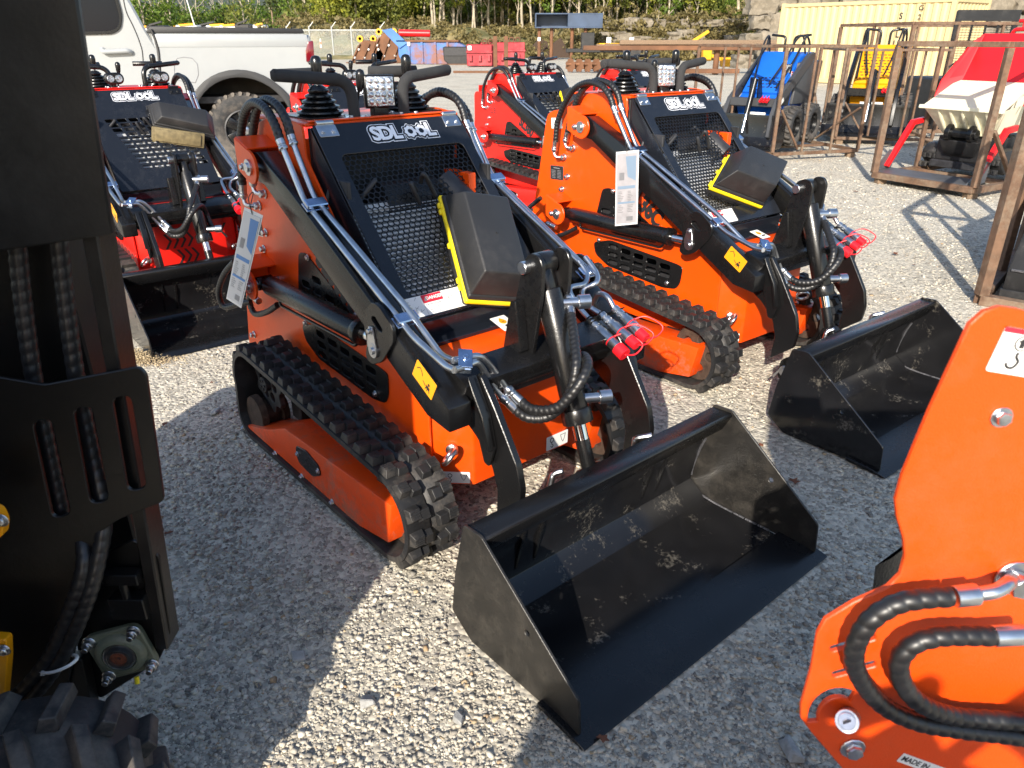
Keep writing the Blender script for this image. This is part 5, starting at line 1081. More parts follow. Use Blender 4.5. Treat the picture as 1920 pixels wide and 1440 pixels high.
obj('shovel_plate', MB().add([(1.06, -.50, .02), (1.06, .50, .02), (.72, .50, .03), (.72, -.50, .03), (1.06, -.50, 0), (1.06, .50, 0), (.72, .50, .01), (.72, -.50, .01)], [(0, 1, 2, 3), (7, 6, 5, 4), (0, 4, 5, 1), (1, 5, 6, 2), (2, 6, 7, 3), (3, 7, 4, 0)]).mesh(.002), SLATE, dm)
for s in (-1, 1): obj('shovel_side', MB().xz([(1.04, .02), (.72, .03), (.70, .20), (.80, .22)], s * .49, s * .50).mesh(.002), SLATE, dm)
obj('front_drum', MB().cyl((.42, -.16, .40), (.42, .16, .40), .05, n=16).cyl((.42, -.14, .40), (.42, -.09, .40), .085, n=18).cyl((.42, .09, .40), (.42, .14, .40), .085, n=18).mesh(.004), BLACK, dm)
obj('front_cradle', MB().add([(.46, -.20, .33), (.46, .20, .33), (.40, .15, .18), (.40, -.15, .18), (.30, -.20, .33), (.30, .20, .33), (.32, .15, .18), (.32, -.15, .18)], [(0, 1, 2, 3), (7, 6, 5, 4), (0, 4, 5, 1), (1, 5, 6, 2), (2, 6, 7, 3), (3, 7, 4, 0)]).mesh(.006), MATTE, dm)
obj('axle_beam', MB().b2((.40, -.24, .06), (.47, .24, .13)).mesh(.008), DARKMET, dm)
obj('chassis', MB().b2((-.55, -.26, .12), (.36, .26, .36)).mesh(.01), MATTE, dm)
obj('tub_flank', MB().add([(-.20, .40, .60), (-.85, .42, .60), (-.85, .42, 1.05), (-.20, .44, 1.10), (-.20, .38, .60), (-.85, .40, .60), (-.85, .40, 1.05), (-.20, .42, 1.10)], [(0, 1, 2, 3), (7, 6, 5, 4), (0, 4, 5, 1), (1, 5, 6, 2), (2, 6, 7, 3), (3, 7, 4, 0)]).mesh(.004), CREAM, dm)
for k in range(5): obj('flank_rib', MB().b2((-.30 - k * .12, .435, .62), (-.33 - k * .12, .465, 1.02)).mesh(.004), CREAM, dm)
obj('control_rail', MB().tube(fillet([(-.70, -.30, 1.0), (-.62, -.30, 1.36), (-.62, .45, 1.36), (-.70, .45, 1.0)], .06), .02, 8).tube([(-.62, -.25, 1.44), (-.62, .42, 1.44)], .018, 8).cyl((-.62, -.2, 1.36), (-.62, -.2, 1.45), .012, n=8).cyl((-.62, .38, 1.36), (-.62, .38, 1.45), .012, n=8).mesh(0, 1, 60), DRED, dm)
for y in (-.12, -.04, .16, .24): obj('control_lever', MB().cyl((-.60, y, 1.30), (-.58, y, 1.46), .012, n=8).mesh(0), CHROME, dm)

# caged machine in the tall crate: black mesh cab guard
cg = thing('caged_machine', 'machine with black mesh cab guard inside the tall rusty crate', 'machine', (7.55, 13.2, 0))
gq = Matrix.Translation((0, 0, 0))
obj('guard_frame', curve_mesh([rrect(-.50, .75, .50, 1.86, .03), rrect(-.42, .83, .42, 1.70, .02)], .05, .006, MXZ(0)), MATTE, cg)
for k in range(22): obj('guard_bar', MC.setdefault('gbar', MB().b2((-.42, -.006, -.004), (.42, .006, .004)).mesh(0)), MATTE, cg).location = (0, 0, .85 + k * .038)
for x in (-.22, -.20, 0, .02, .20, .22): obj('guard_bar', MC.setdefault('gbarv', MB().b2((-.006, -.008, .83), (.006, .008, 1.70)).mesh(0)), MATTE, cg).location = (x, .012, 0)
obj('header_bar', MB().b2((-.5, -.03, 1.70), (.5, -.026, 1.86)).b2((-.08, -.034, 1.76), (.08, -.03, 1.79)).mesh(0), MATTE, cg)
obj('body', MB().b2((-.5, .1, .12), (.5, 1.2, .85)).mesh(.03), MATTE, cg)
obj('guard_leg', MB().b2((-.5, -.02, 0), (-.44, .04, .76)).mesh(0), MATTE, cg); obj('guard_leg', MB().b2((.44, -.02, 0), (.5, .04, .76)).mesh(0), MATTE, cg)
# ---------------------------------------------------------------- beige shipping container
def build_container():
    CB = mat('beige_container_paint', (.55, .43, .22), .5, noise=.06, nscale=1.5, dust=(.30, .20, .10, .25), dsc=3, dlo=.54, dhi=.7)
    o = Vector((9.75, 30.2, 0)); Lc = 6.06; a = math.radians(-52)
    t = thing('shipping_container', 'beige corrugated shipping container standing behind the crates', 'container', o, a)
    def corr(L, n, y, axis):
        """trapezoid corrugation of a wall"""
        w = L / n; V = []; F = []; pts = []
        for i in range(n):
            for f, d in ((0, 0), (.30, 0), (.50, .036), (.80, .036)): pts.append((i * w + f * w, d))
        pts.append((L, 0))
        for x, d in pts:
            for z in (.16, 2.46): V.append((x, y + d, z) if axis == 'x' else (y - d, x, z))
        return MB().add(V, [(2 * i, 2 * i + 2, 2 * i + 3, 2 * i + 1) for i in range(len(pts) - 1)]).mesh(0, 1, 20, False)
    w = obj('side_wall', corr(Lc - .24, 22, .02, 'x'), CB, t); w.location = (.12, 0, 0)
    e = obj('end_wall', corr(2.44 - .24, 9, Lc - .03, 'y'), CB, t); e.location = (0, .12, 0)
    obj('roof', MB().b2((.05, .05, 2.50), (Lc - .05, 2.39, 2.54)).mesh(.01), CB, t); obj('back_wall', MB().b2((.1, 2.36, .15), (Lc - .1, 2.40, 2.5)).b2((.02, .1, .15), (.05, 2.3, 2.5)).mesh(0), CB, t)
    for x in (.06, Lc - .06):
        for y in (.06, 2.38):
            obj('corner_post', MB().b2((x - .07, y - .07, .0), (x + .07, y + .07, 2.59)).mesh(.01), CB, t)
    obj('top_rail', MB().b2((.13, -.01, 2.46), (Lc - .13, .07, 2.57)).mesh(.01), CB, t); obj('bottom_rail', MB().b2((.13, -.01, .02), (Lc - .13, .07, .17)).mesh(.01), CB, t)
    obj('top_rail', MB().b2((Lc - .07, .13, 2.46), (Lc + .01, 2.31, 2.57)).mesh(.01), CB, t); obj('bottom_rail', MB().b2((Lc - .07, .13, .02), (Lc + .01, 2.31, .17)).mesh(.01), CB, t)
    for k, ch in enumerate('SLLU2'): obj('code_lettering', text_mesh(ch, .26, basis((Lc - 1.62, -.004, 2.10 - k * .27), (1, 0, 0), (0, 0, 1)), .004, .002), INK, t)
    for k, ch in enumerate('G221'): obj('code_lettering', text_mesh(ch, .22, basis((Lc - 1.02, -.004, 2.32 - k * .26), (1, 0, 0), (0, 0, 1)), .003, .002), INK, t)
    obj('yellow_label', MB().b2((Lc - 1.15, -.006, 1.10), (Lc - .95, -.003, 1.36)).mesh(0), YELSTK, t)
build_container()

# ---------------------------------------------------------------- equipment along the far side of the yard
def far(name, label, cat, px, py_ground, group=None):
    g = gnd(px, py_ground); return thing(name, label, cat, g, 0, group), g
FRUST = mat('far_rust', (.15, .066, .030), .8, noise=.5, nscale=1.2, dust=(.10, .05, .03, .6), dsc=4, dlo=.50, dhi=.62)
FBLUE = mat('far_blue_rust', (.05, .16, .42), .6, noise=.3, nscale=1, dust=(.24, .10, .045, .9), dsc=1.6, dlo=.49, dhi=.60)
MAROON = mat('maroon_paint', (.30, .012, .022), .5, noise=.25, nscale=1.5, dust=(.40, .12, .12, .5), dsc=3, dlo=.53, dhi=.66)
FYEL = mat('far_yellow', (.72, .36, .01), .5, noise=.2, nscale=3)
# rusty excavator buckets with yellow hinge bosses
for k, (px, w, h) in enumerate(((700, 1.5, 1.35), (738, 1.7, 1.75))):
    t, g = far('excavator_bucket', ('smaller rusty excavator bucket at the left end of the far row', 'larger rusty excavator bucket leaning against the blue skip')[k], 'bucket', px, 118, 'rusty excavator buckets')
    sh = [(-.9 * w, .0), (-.55 * w, .75 * h), (-.25 * w, h), (.25 * w, .95 * h), (.55 * w, .4 * h), (.45 * w, .0)]
    obj('shell', MB().xz(sh, -.7, .7).mesh(.03), FRUST, t)
    for i in range(3): obj('wear_plate', MB().beam((-.85 * w + i * .45 * w, -.73, .05), (-.42 * w + i * .40 * w, -.73, .85 * h), .06, .22, (0, 1, 0)).mesh(.01), FRUST, t)
    for i in range(6): obj('rivet', MB().bolt((-.70 * w + (i % 3) * .42 * w + (i // 3) * .2 * w, -.77, .25 * h + (i // 3) * .35 * h), (0, -1, 0), .05).mesh(0), GALV, t)
    for i in (-1, 1): obj('hinge_boss', MB().lathe((-.15 * w + i * .28 * w, -.6, h + .08), (0, 1, 0), [(0, .20), (.25, .20), (.25, .1), (0, .1)], 16).mesh(0, 1, 50), FYEL, t)
    obj('cutting_blade', MB().b2((-1.1 * w, -.7, .0), (-.7 * w, .7, .06)).mesh(.01), FRUST, t)
t, g = far('skip_bin', 'blue skip bin patched with rust beside the excavator buckets', 'bin', 812, 120)
obj('hull', MB().xz([(-1.7, 0), (-2.0, .5), (-2.0, 1.25), (1.6, 1.25), (2.3, .9), (1.7, 0)], -.9, .9).mesh(.04), FBLUE, t)
obj('rim', MB().b2((-2.1, -1.0, 1.25), (1.7, 1.0, 1.36)).mesh(.02), FRUST, t)
for x in (-1.35, -.55, .25, 1.0): obj('stiffener', MB().b2((x - .07, -.98, .02), (x + .07, -.90, 1.25)).mesh(.01), FBLUE, t)
obj('side_cheek', MB().xz([(-2.9, 1.9), (-2.3, 2.0), (-1.4, 1.2), (-1.9, .9)], -1.0, -.9).mesh(.01), FBLUE, t)
obj('red_cylinder', MB().cyl((-2.0, 0, 1.75), (-.1, 0, 1.72), .2, n=16).mesh(.02), DRED, t)
obj('white_tag', MB().b2((-1.42, -1.0, 1.05), (-1.25, -.99, 1.25)).mesh(0), WHITE, t)
t, g = far('loader_bucket', 'wide black loader bucket in front of the maroon boxes', 'bucket', 868, 121)
obj('shell', MB().xz([(-1.15, .95), (-1.1, .25), (-.8, .0), (.9, .0), (1.1, .2), (1.3, .95), (1.25, 1.0), (-1.1, 1.0)], -.6, .6).mesh(.04), MATTE, t)
obj('upper_band', MB().b2((-1.05, -.64, .50), (1.2, -.61, .96)).mesh(.01), DARKMET, t); obj('cutting_edge', MB().b2((-1.2, -.72, .0), (1.1, -.6, .06)).mesh(.01), FRUST, t)
for k, (px, w, h, lb) in enumerate(((900, 1.4, 1.15, 'maroon steel box with a sloped front, left of its pair'), (943, 2.5, 1.25, 'maroon steel box with brackets, right of its pair'))):
    t, g = far('counterweight_box', lb, 'box', px, 125 - k, 'maroon steel boxes')
    obj('box', MB().b2((-w / 2, -.6, .05), (w / 2, .6, h)).mesh(.03), MAROON, t); obj('ledge', MB().b2((-w / 2 - .03, -.68, h * .62), (w / 2 + .03, -.6, h * .70)).mesh(.01), MAROON, t)
    for i in range(3): obj('bracket', MB().b2((-w * .4 + i * w * .36, -.75, h * .25), (-w * .4 + i * w * .36 + .16, -.6, h * .55)).mesh(.02), MAROON, t)
    obj('white_tag', MB().b2((-w * .45, -.70, h * .75), (-w * .45 + .2, -.69, h * .75 + .22)).mesh(0), WHITE, t)
    for i in range(2): obj('lifting_ring', MB().tube([(w * .2 + i * .35 + .13 * math.cos(a), 0, h + .12 + .13 * math.sin(a)) for a in [2 * math.pi * j / 14 for j in range(14)]], .04, 6, closed=True).mesh(0, 1, 60), FRUST, t)
# steel posts in front of the boxes
for px in (929, 949): tag(obj('steel_post', MB().b2((-.09, -.09, 0), (.09, .09, 1.55)).mesh(.01), FRUST), ('rusty upright post in front of the maroon box, left one', 'rusty upright post in front of the maroon box, right one')[px > 940], 'post', 'rusty posts by the maroon boxes').location = gnd(px, 136)
b_ = gnd(915, 137); tag(obj('steel_bar', MB().b2((-1.6, -.05, 0), (1.6, .05, .10)).mesh(.01), FRUST), 'rusty flat bar lying on the gravel before the maroon boxes', 'bar').location = b_
# blue box held up on four rusty pipes
t, g = far('raised_box', 'dark blue open steel box raised on four rusty pipes', 'box', 1064, 113); t.scale = (.80,) * 3
s_ = 1400 / (g.y * .93)
obj('box', MB().b2((-3.0, -.6, 2.65), (3.0, 1.2, 2.75)).b2((-3.0, -.6, 3.75), (3.0, 1.2, 3.85)).b2((-.1, -.6, 2.75), (3.0, 1.2, 3.75)).b2((-3.0, 1.1, 2.75), (-.1, 1.2, 3.75)).b2((-3.0, -.6, 2.75), (-2.9, 1.2, 3.75)).mesh(.01), mat('dark_blue_steel', (.035, .06, .11), .5, noise=.4, nscale=.8), t)
for x in (-2.6, -1.5, .35, 1.55): obj('pipe', MB().cyl((x, 0, 0), (x, 0, 2.65), .16, n=12).mesh(0, 1, 50), FRUST, t)
obj('white_tag', MB().b2((-2.75, -.2, 1.6), (-2.5, -.18, 1.9)).mesh(0), WHITE, t)
# scrap between the posts
t, g = far('scrap_bucket', 'dark rusty bucket standing under the raised blue box', 'bucket', 1030, 108)
obj('shell', MB().xz([(-1.6, 0), (-1.4, .9), (-.9, 1.45), (-.2, 1.2), (0, .0)], -.6, .6).xz([(.1, 0), (.3, 1.1), (.9, 1.5), (1.5, .6), (1.7, 0)], -.5, .5).mesh(.04), RUST, t)
# disc harrow
t, g = far('disc_harrow', 'disc harrow with yellow frame and rusty notched discs', 'harrow', 1165, 136)
obj('frame', MB().b2((-1.1, -.1, 1.05), (3.9, .1, 1.25)).b2((-1.1, 1.0, 1.0), (3.9, 1.2, 1.2)).b2((-1.1, -.1, 1.03), (-.9, 1.2, 1.23)).b2((3.2, -.1, 1.03), (3.5, 1.2, 1.23)).mesh(.02), FYEL, t)
obj('mast', MB().beam((3.0, 0, 1.2), (3.9, 0, 1.75), .14, .14).b2((3.7, -.2, .5), (4.1, .2, 1.1)).b2((4.6, -.2, .25), (5.0, .2, .65)).beam((3.9, 0, .8), (4.8, 0, .5), .14, .14).mesh(.02), FYEL, t)
obj('beam', MB().b2((-2.6, .2, .85), (1.0, .5, 1.02)).b2((-1.9, .2, 1.0), (-1.3, .6, 1.7)).mesh(.02), MATTE, t)
ds = [(.30 * (1 if i % 3 else .84) * math.cos(2 * math.pi * i / 24), .30 * (1 if i % 3 else .84) * math.sin(2 * math.pi * i / 24)) for i in range(24)]
dmesh = curve_mesh([ds], .03, .006, MYZ(0)); 
for k in range(7):
    o = obj('disc', dmesh, FRUST, t); o.location = (-2.4 + k * .40, -.1, .31); o.rotation_euler = (0, 0, math.radians(48))
obj('disc_axle', MB().cyl((-2.6, -.1, .36), (.1, -.1, .36), .06, n=8).mesh(0), FRUST, t)
obj('transport_wheel', MB().lathe((.4, -.3, .95), (0, 1, 0), [(0, .28), (.02, .42), (.2, .42), (.22, .28)], 20).b2((.36, -.25, .0), (.44, -.15, .95)).mesh(0, 1, 40), TYRE, t)
for px in (1134, 1176): obj('white_tag', MB().b2((0, 0, 0), (.2, .02, .24)).mesh(0), WHITE, t).location = (gnd(px, 136).x - g.x, -.12, 1.26)
# rack of long timbers / steel sections on posts
t, g = far('timber_rack', 'rack of long weathered brown beams on short posts', 'rack', 1330, 140)
for k, (x0, x1, y, z) in enumerate(((-5.6, 4.9, 0, .98), (-5.0, 3.9, .35, 1.02), (-4.6, 4.6, .7, 1.05), (-4.0, 3.4, .2, 1.20), (-1.9, 1.2, -.3, .06))): obj('beam', MB().b2((x0, y - .13, z), (x1, y + .13, z + .19)).mesh(.02), mat_wood if k % 2 else FRUST, t)
for x in (-3.6, .3, 3.2): obj('post', MB().cyl((x, .25, 0), (x, .25, .98), .13, n=10).mesh(0, 1, 50), FRUST, t)
# traffic channeliser
t, g = far('traffic_channelizer', 'orange and white striped traffic channelizer by the fence', 'channelizer', 604, 109)
for k in range(6): obj('stripe', MB().cyl((0, 0, .12 + k * .22), (0, 0, .12 + (k + 1) * .22), .12 - k * .012, .12 - (k + 1) * .012, 12).mesh(0, 1, 50), WHITE if k % 2 else mat('channelizer_orange', (.85, .12, .01), .5), t)
obj('base', MB().cyl((0, 0, 0), (0, 0, .12), .3, .25, 12).mesh(.01), INK, t)
# chain link fence
FW_ = mat('galvanised_post', (.42, .43, .42), .5, .6)
t = thing('chain_link_fence', 'chain link fence with galvanised posts behind the yard on the left', 'fence', (0, 63, 0))
def chain_mat():
    m = bpy.data.materials.new('chain_link_wire'); m.use_nodes = True; N = m.node_tree.nodes; L = m.node_tree.links; b = N['Principled BSDF']; b.inputs['Base Color'].default_value = (.35, .36, .34, 1); b.inputs['Metallic'].default_value = .6
    tc = N.new('ShaderNodeTexCoord'); mp = N.new('ShaderNodeMapping'); mp.inputs['Rotation'].default_value = (0, math.radians(45), 0); L.new(tc.outputs['Object'], mp.inputs[0])
    s = N.new('ShaderNodeSeparateXYZ'); L.new(mp.outputs[0], s.inputs[0]); outs = []
    for i in (0, 2):
        q = N.new('ShaderNodeMath'); q.operation = 'PINGPONG'; q.inputs[1].default_value = .03; L.new(s.outputs[i], q.inputs[0])
        w = N.new('ShaderNodeMath'); w.operation = 'LESS_THAN'; w.inputs[1].default_value = .004; L.new(q.outputs[0], w.inputs[0]); outs.append(w)
    mx = N.new('ShaderNodeMath'); mx.operation = 'MAXIMUM'; L.new(outs[0].outputs[0], mx.inputs[0]); L.new(outs[1].outputs[0], mx.inputs[1]); L.new(mx.outputs[0], b.inputs['Alpha']); return m
x0, x1 = atY(560, 80, 63).x, atY(720, 80, 63).x
obj('wire_mesh', MB().b2((x0 - 12, -.01, .05), (x1, .01, 2.0)).mesh(0), chain_mat(), t)
obj('top_rail', MB().cyl((x0 - 12, 0, 2.02), (x1, 0, 2.02), .04, n=8).mesh(0), FW_, t)
for px in (540, 582, 624, 660, 715):
    x = atY(px, 80, 63).x; p = obj('post', MB().cyl((x, 0, 0), (x, 0, 2.3), .055, n=8).beam((x, 0, 2.2), (x + .35, 0, 2.6), .05, .05).mesh(0, 1, 50), FW_, t)
# stored machines far off behind the pickup, a leaning pole, a utility pole
for k in range(9):
    x = atY(275 + k * 27, 40, 120).x; w = random.uniform(1.6, 3.2); h = 2.9 + random.uniform(0, .5)
    t = thing('stored_machine', '%s machine from the left in the distant row over the pickup bed' % 'first second third fourth fifth sixth seventh eighth ninth'.split()[k], 'machine', (x, 120 + random.uniform(-2, 2), 0), 0, 'distant parked machines')
    obj('body', MB().b2((-w / 2, -1, .4), (w / 2, 1, h)).mesh(.1), (WHITE, MATTE, WHITE)[k % 3], t); obj('arm', MB().beam((-w * .3, -1.1, h), (w * .4, -1.1, h + (.45 if k % 3 == 1 else .12)), .25, .25).mesh(.03), (YELP, MATTE, FYEL)[k % 3], t)
    obj('wheels', MB().b2((-w / 2.2, -1.05, 0), (w / 2.2, 1.05, .45)).mesh(.1), TYRE, t)
tag(obj('utility_pole', MB().cyl((0, 0, 0), (0, 0, 9), .16, .12, 10).b2((-1.0, -.08, 8.0), (1.0, .08, 8.2)).mesh(0, 1, 50), mat_wood), 'grey utility pole among the far trees', 'pole').location = atY(514, 60, 140) * Vector((1, 1, 0)) if False else Vector((atY(514, 60, 140).x, 140, 0))
p_ = atY(362, 20, 112); tag(obj('leaning_pole', MB().cyl((.35, 0, 0), (-.65, 0, 6.4), .09, .06, 8).mesh(0, 1, 50), WHITE), 'thin pale pole leaning above the distant machines', 'pole').location = (p_.x, 112, 0)

# ---------------------------------------------------------------- bank, rocks, trees
def bank_z(x, y):
    b = max(0.0, y - (66 + 6 * math.sin(x * .07)));
    if x < -22: b = max(0.0, y - 150)
    return min(2.3, b * .16) + (.35 * math.sin(x * .5 + y * .3) + .2 * math.sin(x * 1.3 - y * .9)) * min(1, b * .2)
nx, ny = 110, 46; V = []; F = []
for j in range(ny):
    for i in range(nx):
        x = -75 + i * 150 / (nx - 1); y = 56 + j * 70 / (ny - 1); V.append((x, y, bank_z(x, y) - .05))
F = [(j * nx + i, j * nx + i + 1, (j + 1) * nx + i + 1, (j + 1) * nx + i) for j in range(ny - 1) for i in range(nx - 1)]
GRASSM = mat('dry_bank_grass', (.24, .19, .085), .95, noise=.6, nscale=.6, dust=(.07, .085, .02, .9), dsc=2.5, dlo=.47, dhi=.60, coord='Object')
struct('bank', MB().add(V, F).mesh(0, 1, 60, False), GRASSM)
LIME = mat('limestone', (.24, .205, .155), .9, noise=.45, nscale=.9, bump=1.0, bscale=3, dust=(.13, .11, .08, .8), dsc=4, dlo=.50, dhi=.62)
ORD = 'first second third fourth fifth sixth seventh eighth ninth tenth eleventh twelfth thirteenth fourteenth fifteenth sixteenth seventeenth eighteenth nineteenth twentieth'.split()
ORD += ['twenty-' + o for o in ORD[:9]] + ['thirtieth'] + ['thirty-' + o for o in ORD[:9]] + ['fortieth'] + ['forty-' + o for o in ORD[:9]] + ['fiftieth']
def rock(name, lab, c, d, seed, flat_=True):
    random.seed(seed); bm = bmesh.new(); bmesh.ops.create_cube(bm, size=1.0); bmesh.ops.subdivide_edges(bm, edges=bm.edges, cuts=3, use_grid_fill=True)
    for v in bm.verts:
        v.co += Vector((random.uniform(-.10, .10), random.uniform(-.10, .10), random.uniform(-.08, .08))); v.co = Vector((v.co.x * d[0], v.co.y * d[1], v.co.z * d[2]))
    me = bpy.data.meshes.new('m'); bm.to_mesh(me); bm.free(); finish(me, .04, 1, 30, True)
    o = obj(name, me, LIME); o.location = c; o.rotation_euler = (0, 0, random.uniform(-.2, .2)); return tag(o, lab, 'rock', 'limestone blocks in the quarry face')
random.seed(11)
CRS = ('lowest', 'middle', 'top')
for k in range(36):                       # ledges: right part of the bank face, in courses
    row = k // 12; x = atY(1120 + (k % 12) * 27 + row * 9, 60, 62).x + random.uniform(-.5, .5); rock('rock_block', '%s weathered limestone block from the left in the %s course of the quarry face' % (ORD[k % 12], CRS[row]), (x, 62 + row * 1.6 + random.uniform(-.5, .5), .45 + row * .95 + random.uniform(-.2, .2)), (random.uniform(.6, 1.9), 1.4, random.uniform(.45, 1.0)), 100 + k)
for k in range(10): rock('rock_block', '%s pale limestone block from the left on the bank behind the fence' % ORD[k], (atY(690 + k * 12, 60, 73).x, 73 + random.uniform(-1, 1), 1.3 + random.uniform(-.5, .5)), (random.uniform(.8, 1.8), 1.2, random.uniform(.6, 1.1)), 200 + k)
CR4 = ('lowest', 'second', 'third', 'top')
for k in range(56): rock('rock_block', '%s limestone block from the left, %s course, in the quarry face by the container' % (ORD[k % 14], CR4[k // 14]), (atY(1402 + (k % 14) * 41 + (k // 14) * 13, 60, 44).x + random.uniform(-.25, .25), 44 + (k // 14) * .55 + random.uniform(-.3, .3), .45 + (k // 14) * .92 + random.uniform(-.15, .15)), (random.uniform(.8, 1.6), 1.4, random.uniform(.6, 1.15)), 300 + k)

def leaf_cloud(n, cen, rad, size, seed, clump=26):
    """n small leaf faces gathered in clumps inside an uneven crown"""
    rg = np.random.RandomState(seed); k = max(6, n // clump)
    d = rg.normal(size=(k, 3)); d /= np.linalg.norm(d, axis=1)[:, None]; cc = np.array(cen) + d * (rg.uniform(.25, 1, (k, 1)) ** .5) * np.array(rad)
    idx = rg.randint(0, k, n); p = cc[idx] + rg.normal(size=(n, 3)) * np.array(rad) * .17
    a = rg.normal(size=(n, 3)); a /= np.linalg.norm(a, axis=1)[:, None]; b = rg.normal(size=(n, 3)); b -= a * (a * b).sum(1)[:, None]; b /= np.linalg.norm(b, axis=1)[:, None]
    s = size * rg.uniform(.6, 1.4, (n, 1)); V = np.stack([p - a * s, p + b * s * .55, p + a * s, p - b * s * .55], 1).reshape(-1, 3)
    return V
def mesh_quads(V):
    me = bpy.data.meshes.new('m'); n = len(V) // 4; me.vertices.add(len(V)); me.vertices.foreach_set('co', V.astype(np.float32).ravel()); me.loops.add(n * 4); me.loops.foreach_set('vertex_index', np.arange(n * 4, dtype=np.int32)); me.polygons.add(n); me.polygons.foreach_set('loop_start', np.arange(0, n * 4, 4, dtype=np.int32)); me.update(); me.validate(); return me
def leafmat(name, col, col2):
    m = bpy.data.materials.new(name); m.use_nodes = True; N = m.node_tree.nodes; L = m.node_tree.links; b = N['Principled BSDF']; b.inputs['Roughness'].default_value = .6; b.inputs['Specular IOR Level'].default_value = .3
    tc = N.new('ShaderNodeTexCoord'); t = N.new('ShaderNodeTexNoise'); t.inputs['Scale'].default_value = 1.3; t.inputs['Detail'].default_value = 5; L.new(tc.outputs['Object'], t.inputs[0]); g = N.new('ShaderNodeNewGeometry')
    ad = N.new('ShaderNodeMath'); ad.operation = 'MULTIPLY_ADD'; ad.inputs[1].default_value = .45; L.new(g.outputs['Random Per Island'], ad.inputs[0]); L.new(t.outputs[0], ad.inputs[2])
    r = N.new('ShaderNodeMapRange'); r.inputs[1].default_value = .4; r.inputs[2].default_value = 1.05; L.new(ad.outputs[0], r.inputs[0]); mx = N.new('ShaderNodeMix'); mx.data_type = 'RGBA'; mx.inputs[6].default_value = (*col, 1); mx.inputs[7].default_value = (*col2, 1); L.new(r.outputs[0], mx.inputs[0]); L.new(mx.outputs[2], b.inputs['Base Color'])
    tr = N.new('ShaderNodeBsdfTranslucent'); L.new(mx.outputs[2], tr.inputs[0]); ms = N.new('ShaderNodeMixShader'); ms.inputs[0].default_value = .3; L.new(b.outputs[0], ms.inputs[1]); L.new(tr.outputs[0], ms.inputs[2]); L.new(ms.outputs[0], N['Material Output'].inputs[0]); return m
LEAF = [leafmat('leaf_green', (.035, .075, .010), (.15, .22, .025)), leafmat('leaf_olive', (.050, .070, .016), (.22, .23, .04)), leafmat('leaf_yellow_green', (.08, .11, .012), (.36, .36, .045))]
LEAF_SHADED = leafmat('leaf_shaded', (.022, .036, .010), (.07, .09, .02))  # shade of the wood's interior put into a darker leaf colour
BARK = mat('pale_bark', (.36, .31, .23), .9, noise=.35, nscale=2, bump=.5, bscale=8)
CROWN = [mesh_quads(np.concatenate([leaf_cloud(1000, (0, 0, 7.4), (2.6, 2.6, 2.4), .20, 20 + i), leaf_cloud(160, (0, 0, 4.0), (1.6, 1.6, 1.4), .17, 40 + i)])) for i in range(4)]
LOWCR = [mesh_quads(np.concatenate([leaf_cloud(1100, (0, 0, 3.4), (2.3, 2.3, 2.8), .20, 60 + i), leaf_cloud(500, (0, 0, 1.4), (2.0, 2.0, 1.3), .17, 80 + i)])) for i in range(4)]
def trunk_mesh(seed, h=8.0):
    random.seed(seed); mb = MB(); P_ = [Vector((0, 0, -.3))]
    for k in range(5): P_.append(P_[-1] + Vector((random.uniform(-.22, .22), random.uniform(-.2, .2), h / 5)))
    mb.tube(catmull(P_, 4), .13, 7, prof=lambda f: 1 - .6 * f)
    for k in range(7):
        a = P_[1 + k % 4].lerp(P_[2 + k % 4], random.random()); d = Vector((random.uniform(-1, 1), random.uniform(-1, 1), random.uniform(.4, 1.1))).normalized(); mb.tube(catmull([a, a + d * .9 + Vector((0, 0, .1)), a + d * 1.9 + Vector((0, 0, .5))], 4), .055, 5, prof=lambda f: 1 - .7 * f)
    return mb.mesh(0, 1, 60)
TRUNK = [trunk_mesh(k) for k in range(5)]
def tree(label, x, y, z, sc, crown, lm, grp, seed):
    random.seed(seed); t = thing('tree', label, 'tree', (x, y, z), random.uniform(0, 6.28), grp, sc); obj('trunk', TRUNK[seed % 5], BARK, t); obj('crown', crown, lm, t)
random.seed(21)
def rr(a, b): return random.uniform(a, b)
sp = []; cnt_ = {True: 0, False: 0}
for k in range(64):
    px = 560 + k * 14.2 + rr(-6, 6); Y = rr(80, 100); sp.append((px, Y, 'slim'))
for k, (px, Y, kd) in enumerate(sp):
    x = atY(px, 40, Y).x; low = px < 800 or 1290 < px < 1430 or k % 7 == 0
    cnt_[low] += 1; random.seed(500 + k); tree(('%s slender pale trunked tree from the left on the bank' if not low else '%s leafy tree from the left with foliage down to the bank') % ORD[cnt_[low] - 1], x, Y, bank_z(x, Y), rr(.75, 1.15), (LOWCR if low else CROWN)[k % 4], LEAF[(k * 7 + k // 3) % 3], 'slender trees on the bank' if not low else 'leafy trees on the bank', k)
for k in range(46):
    px = 800 + k * 11.5 + rr(-5, 5); Y = rr(76, 92); x = atY(px, 40, Y).x; random.seed(900 + k); tree('%s thin sapling from the left with a bare pale stem on the bank' % ORD[k], x, Y, bank_z(x, Y), rr(.6, .9), CROWN[k % 4], LEAF[k % 3], 'thin saplings on the bank', k + 2)
for k in range(34):
    px = 545 + k * 27 + rr(-8, 8); Y = rr(104, 122); x = atY(px, 30, Y).x; random.seed(1000 + k); tree('%s dense dark tree from the left deep in the wood behind the bank' % ORD[k], x, Y, 2.2, rr(1.0, 1.4), LOWCR[k % 4], LEAF_SHADED, 'dense dark trees behind the bank', k + 2)
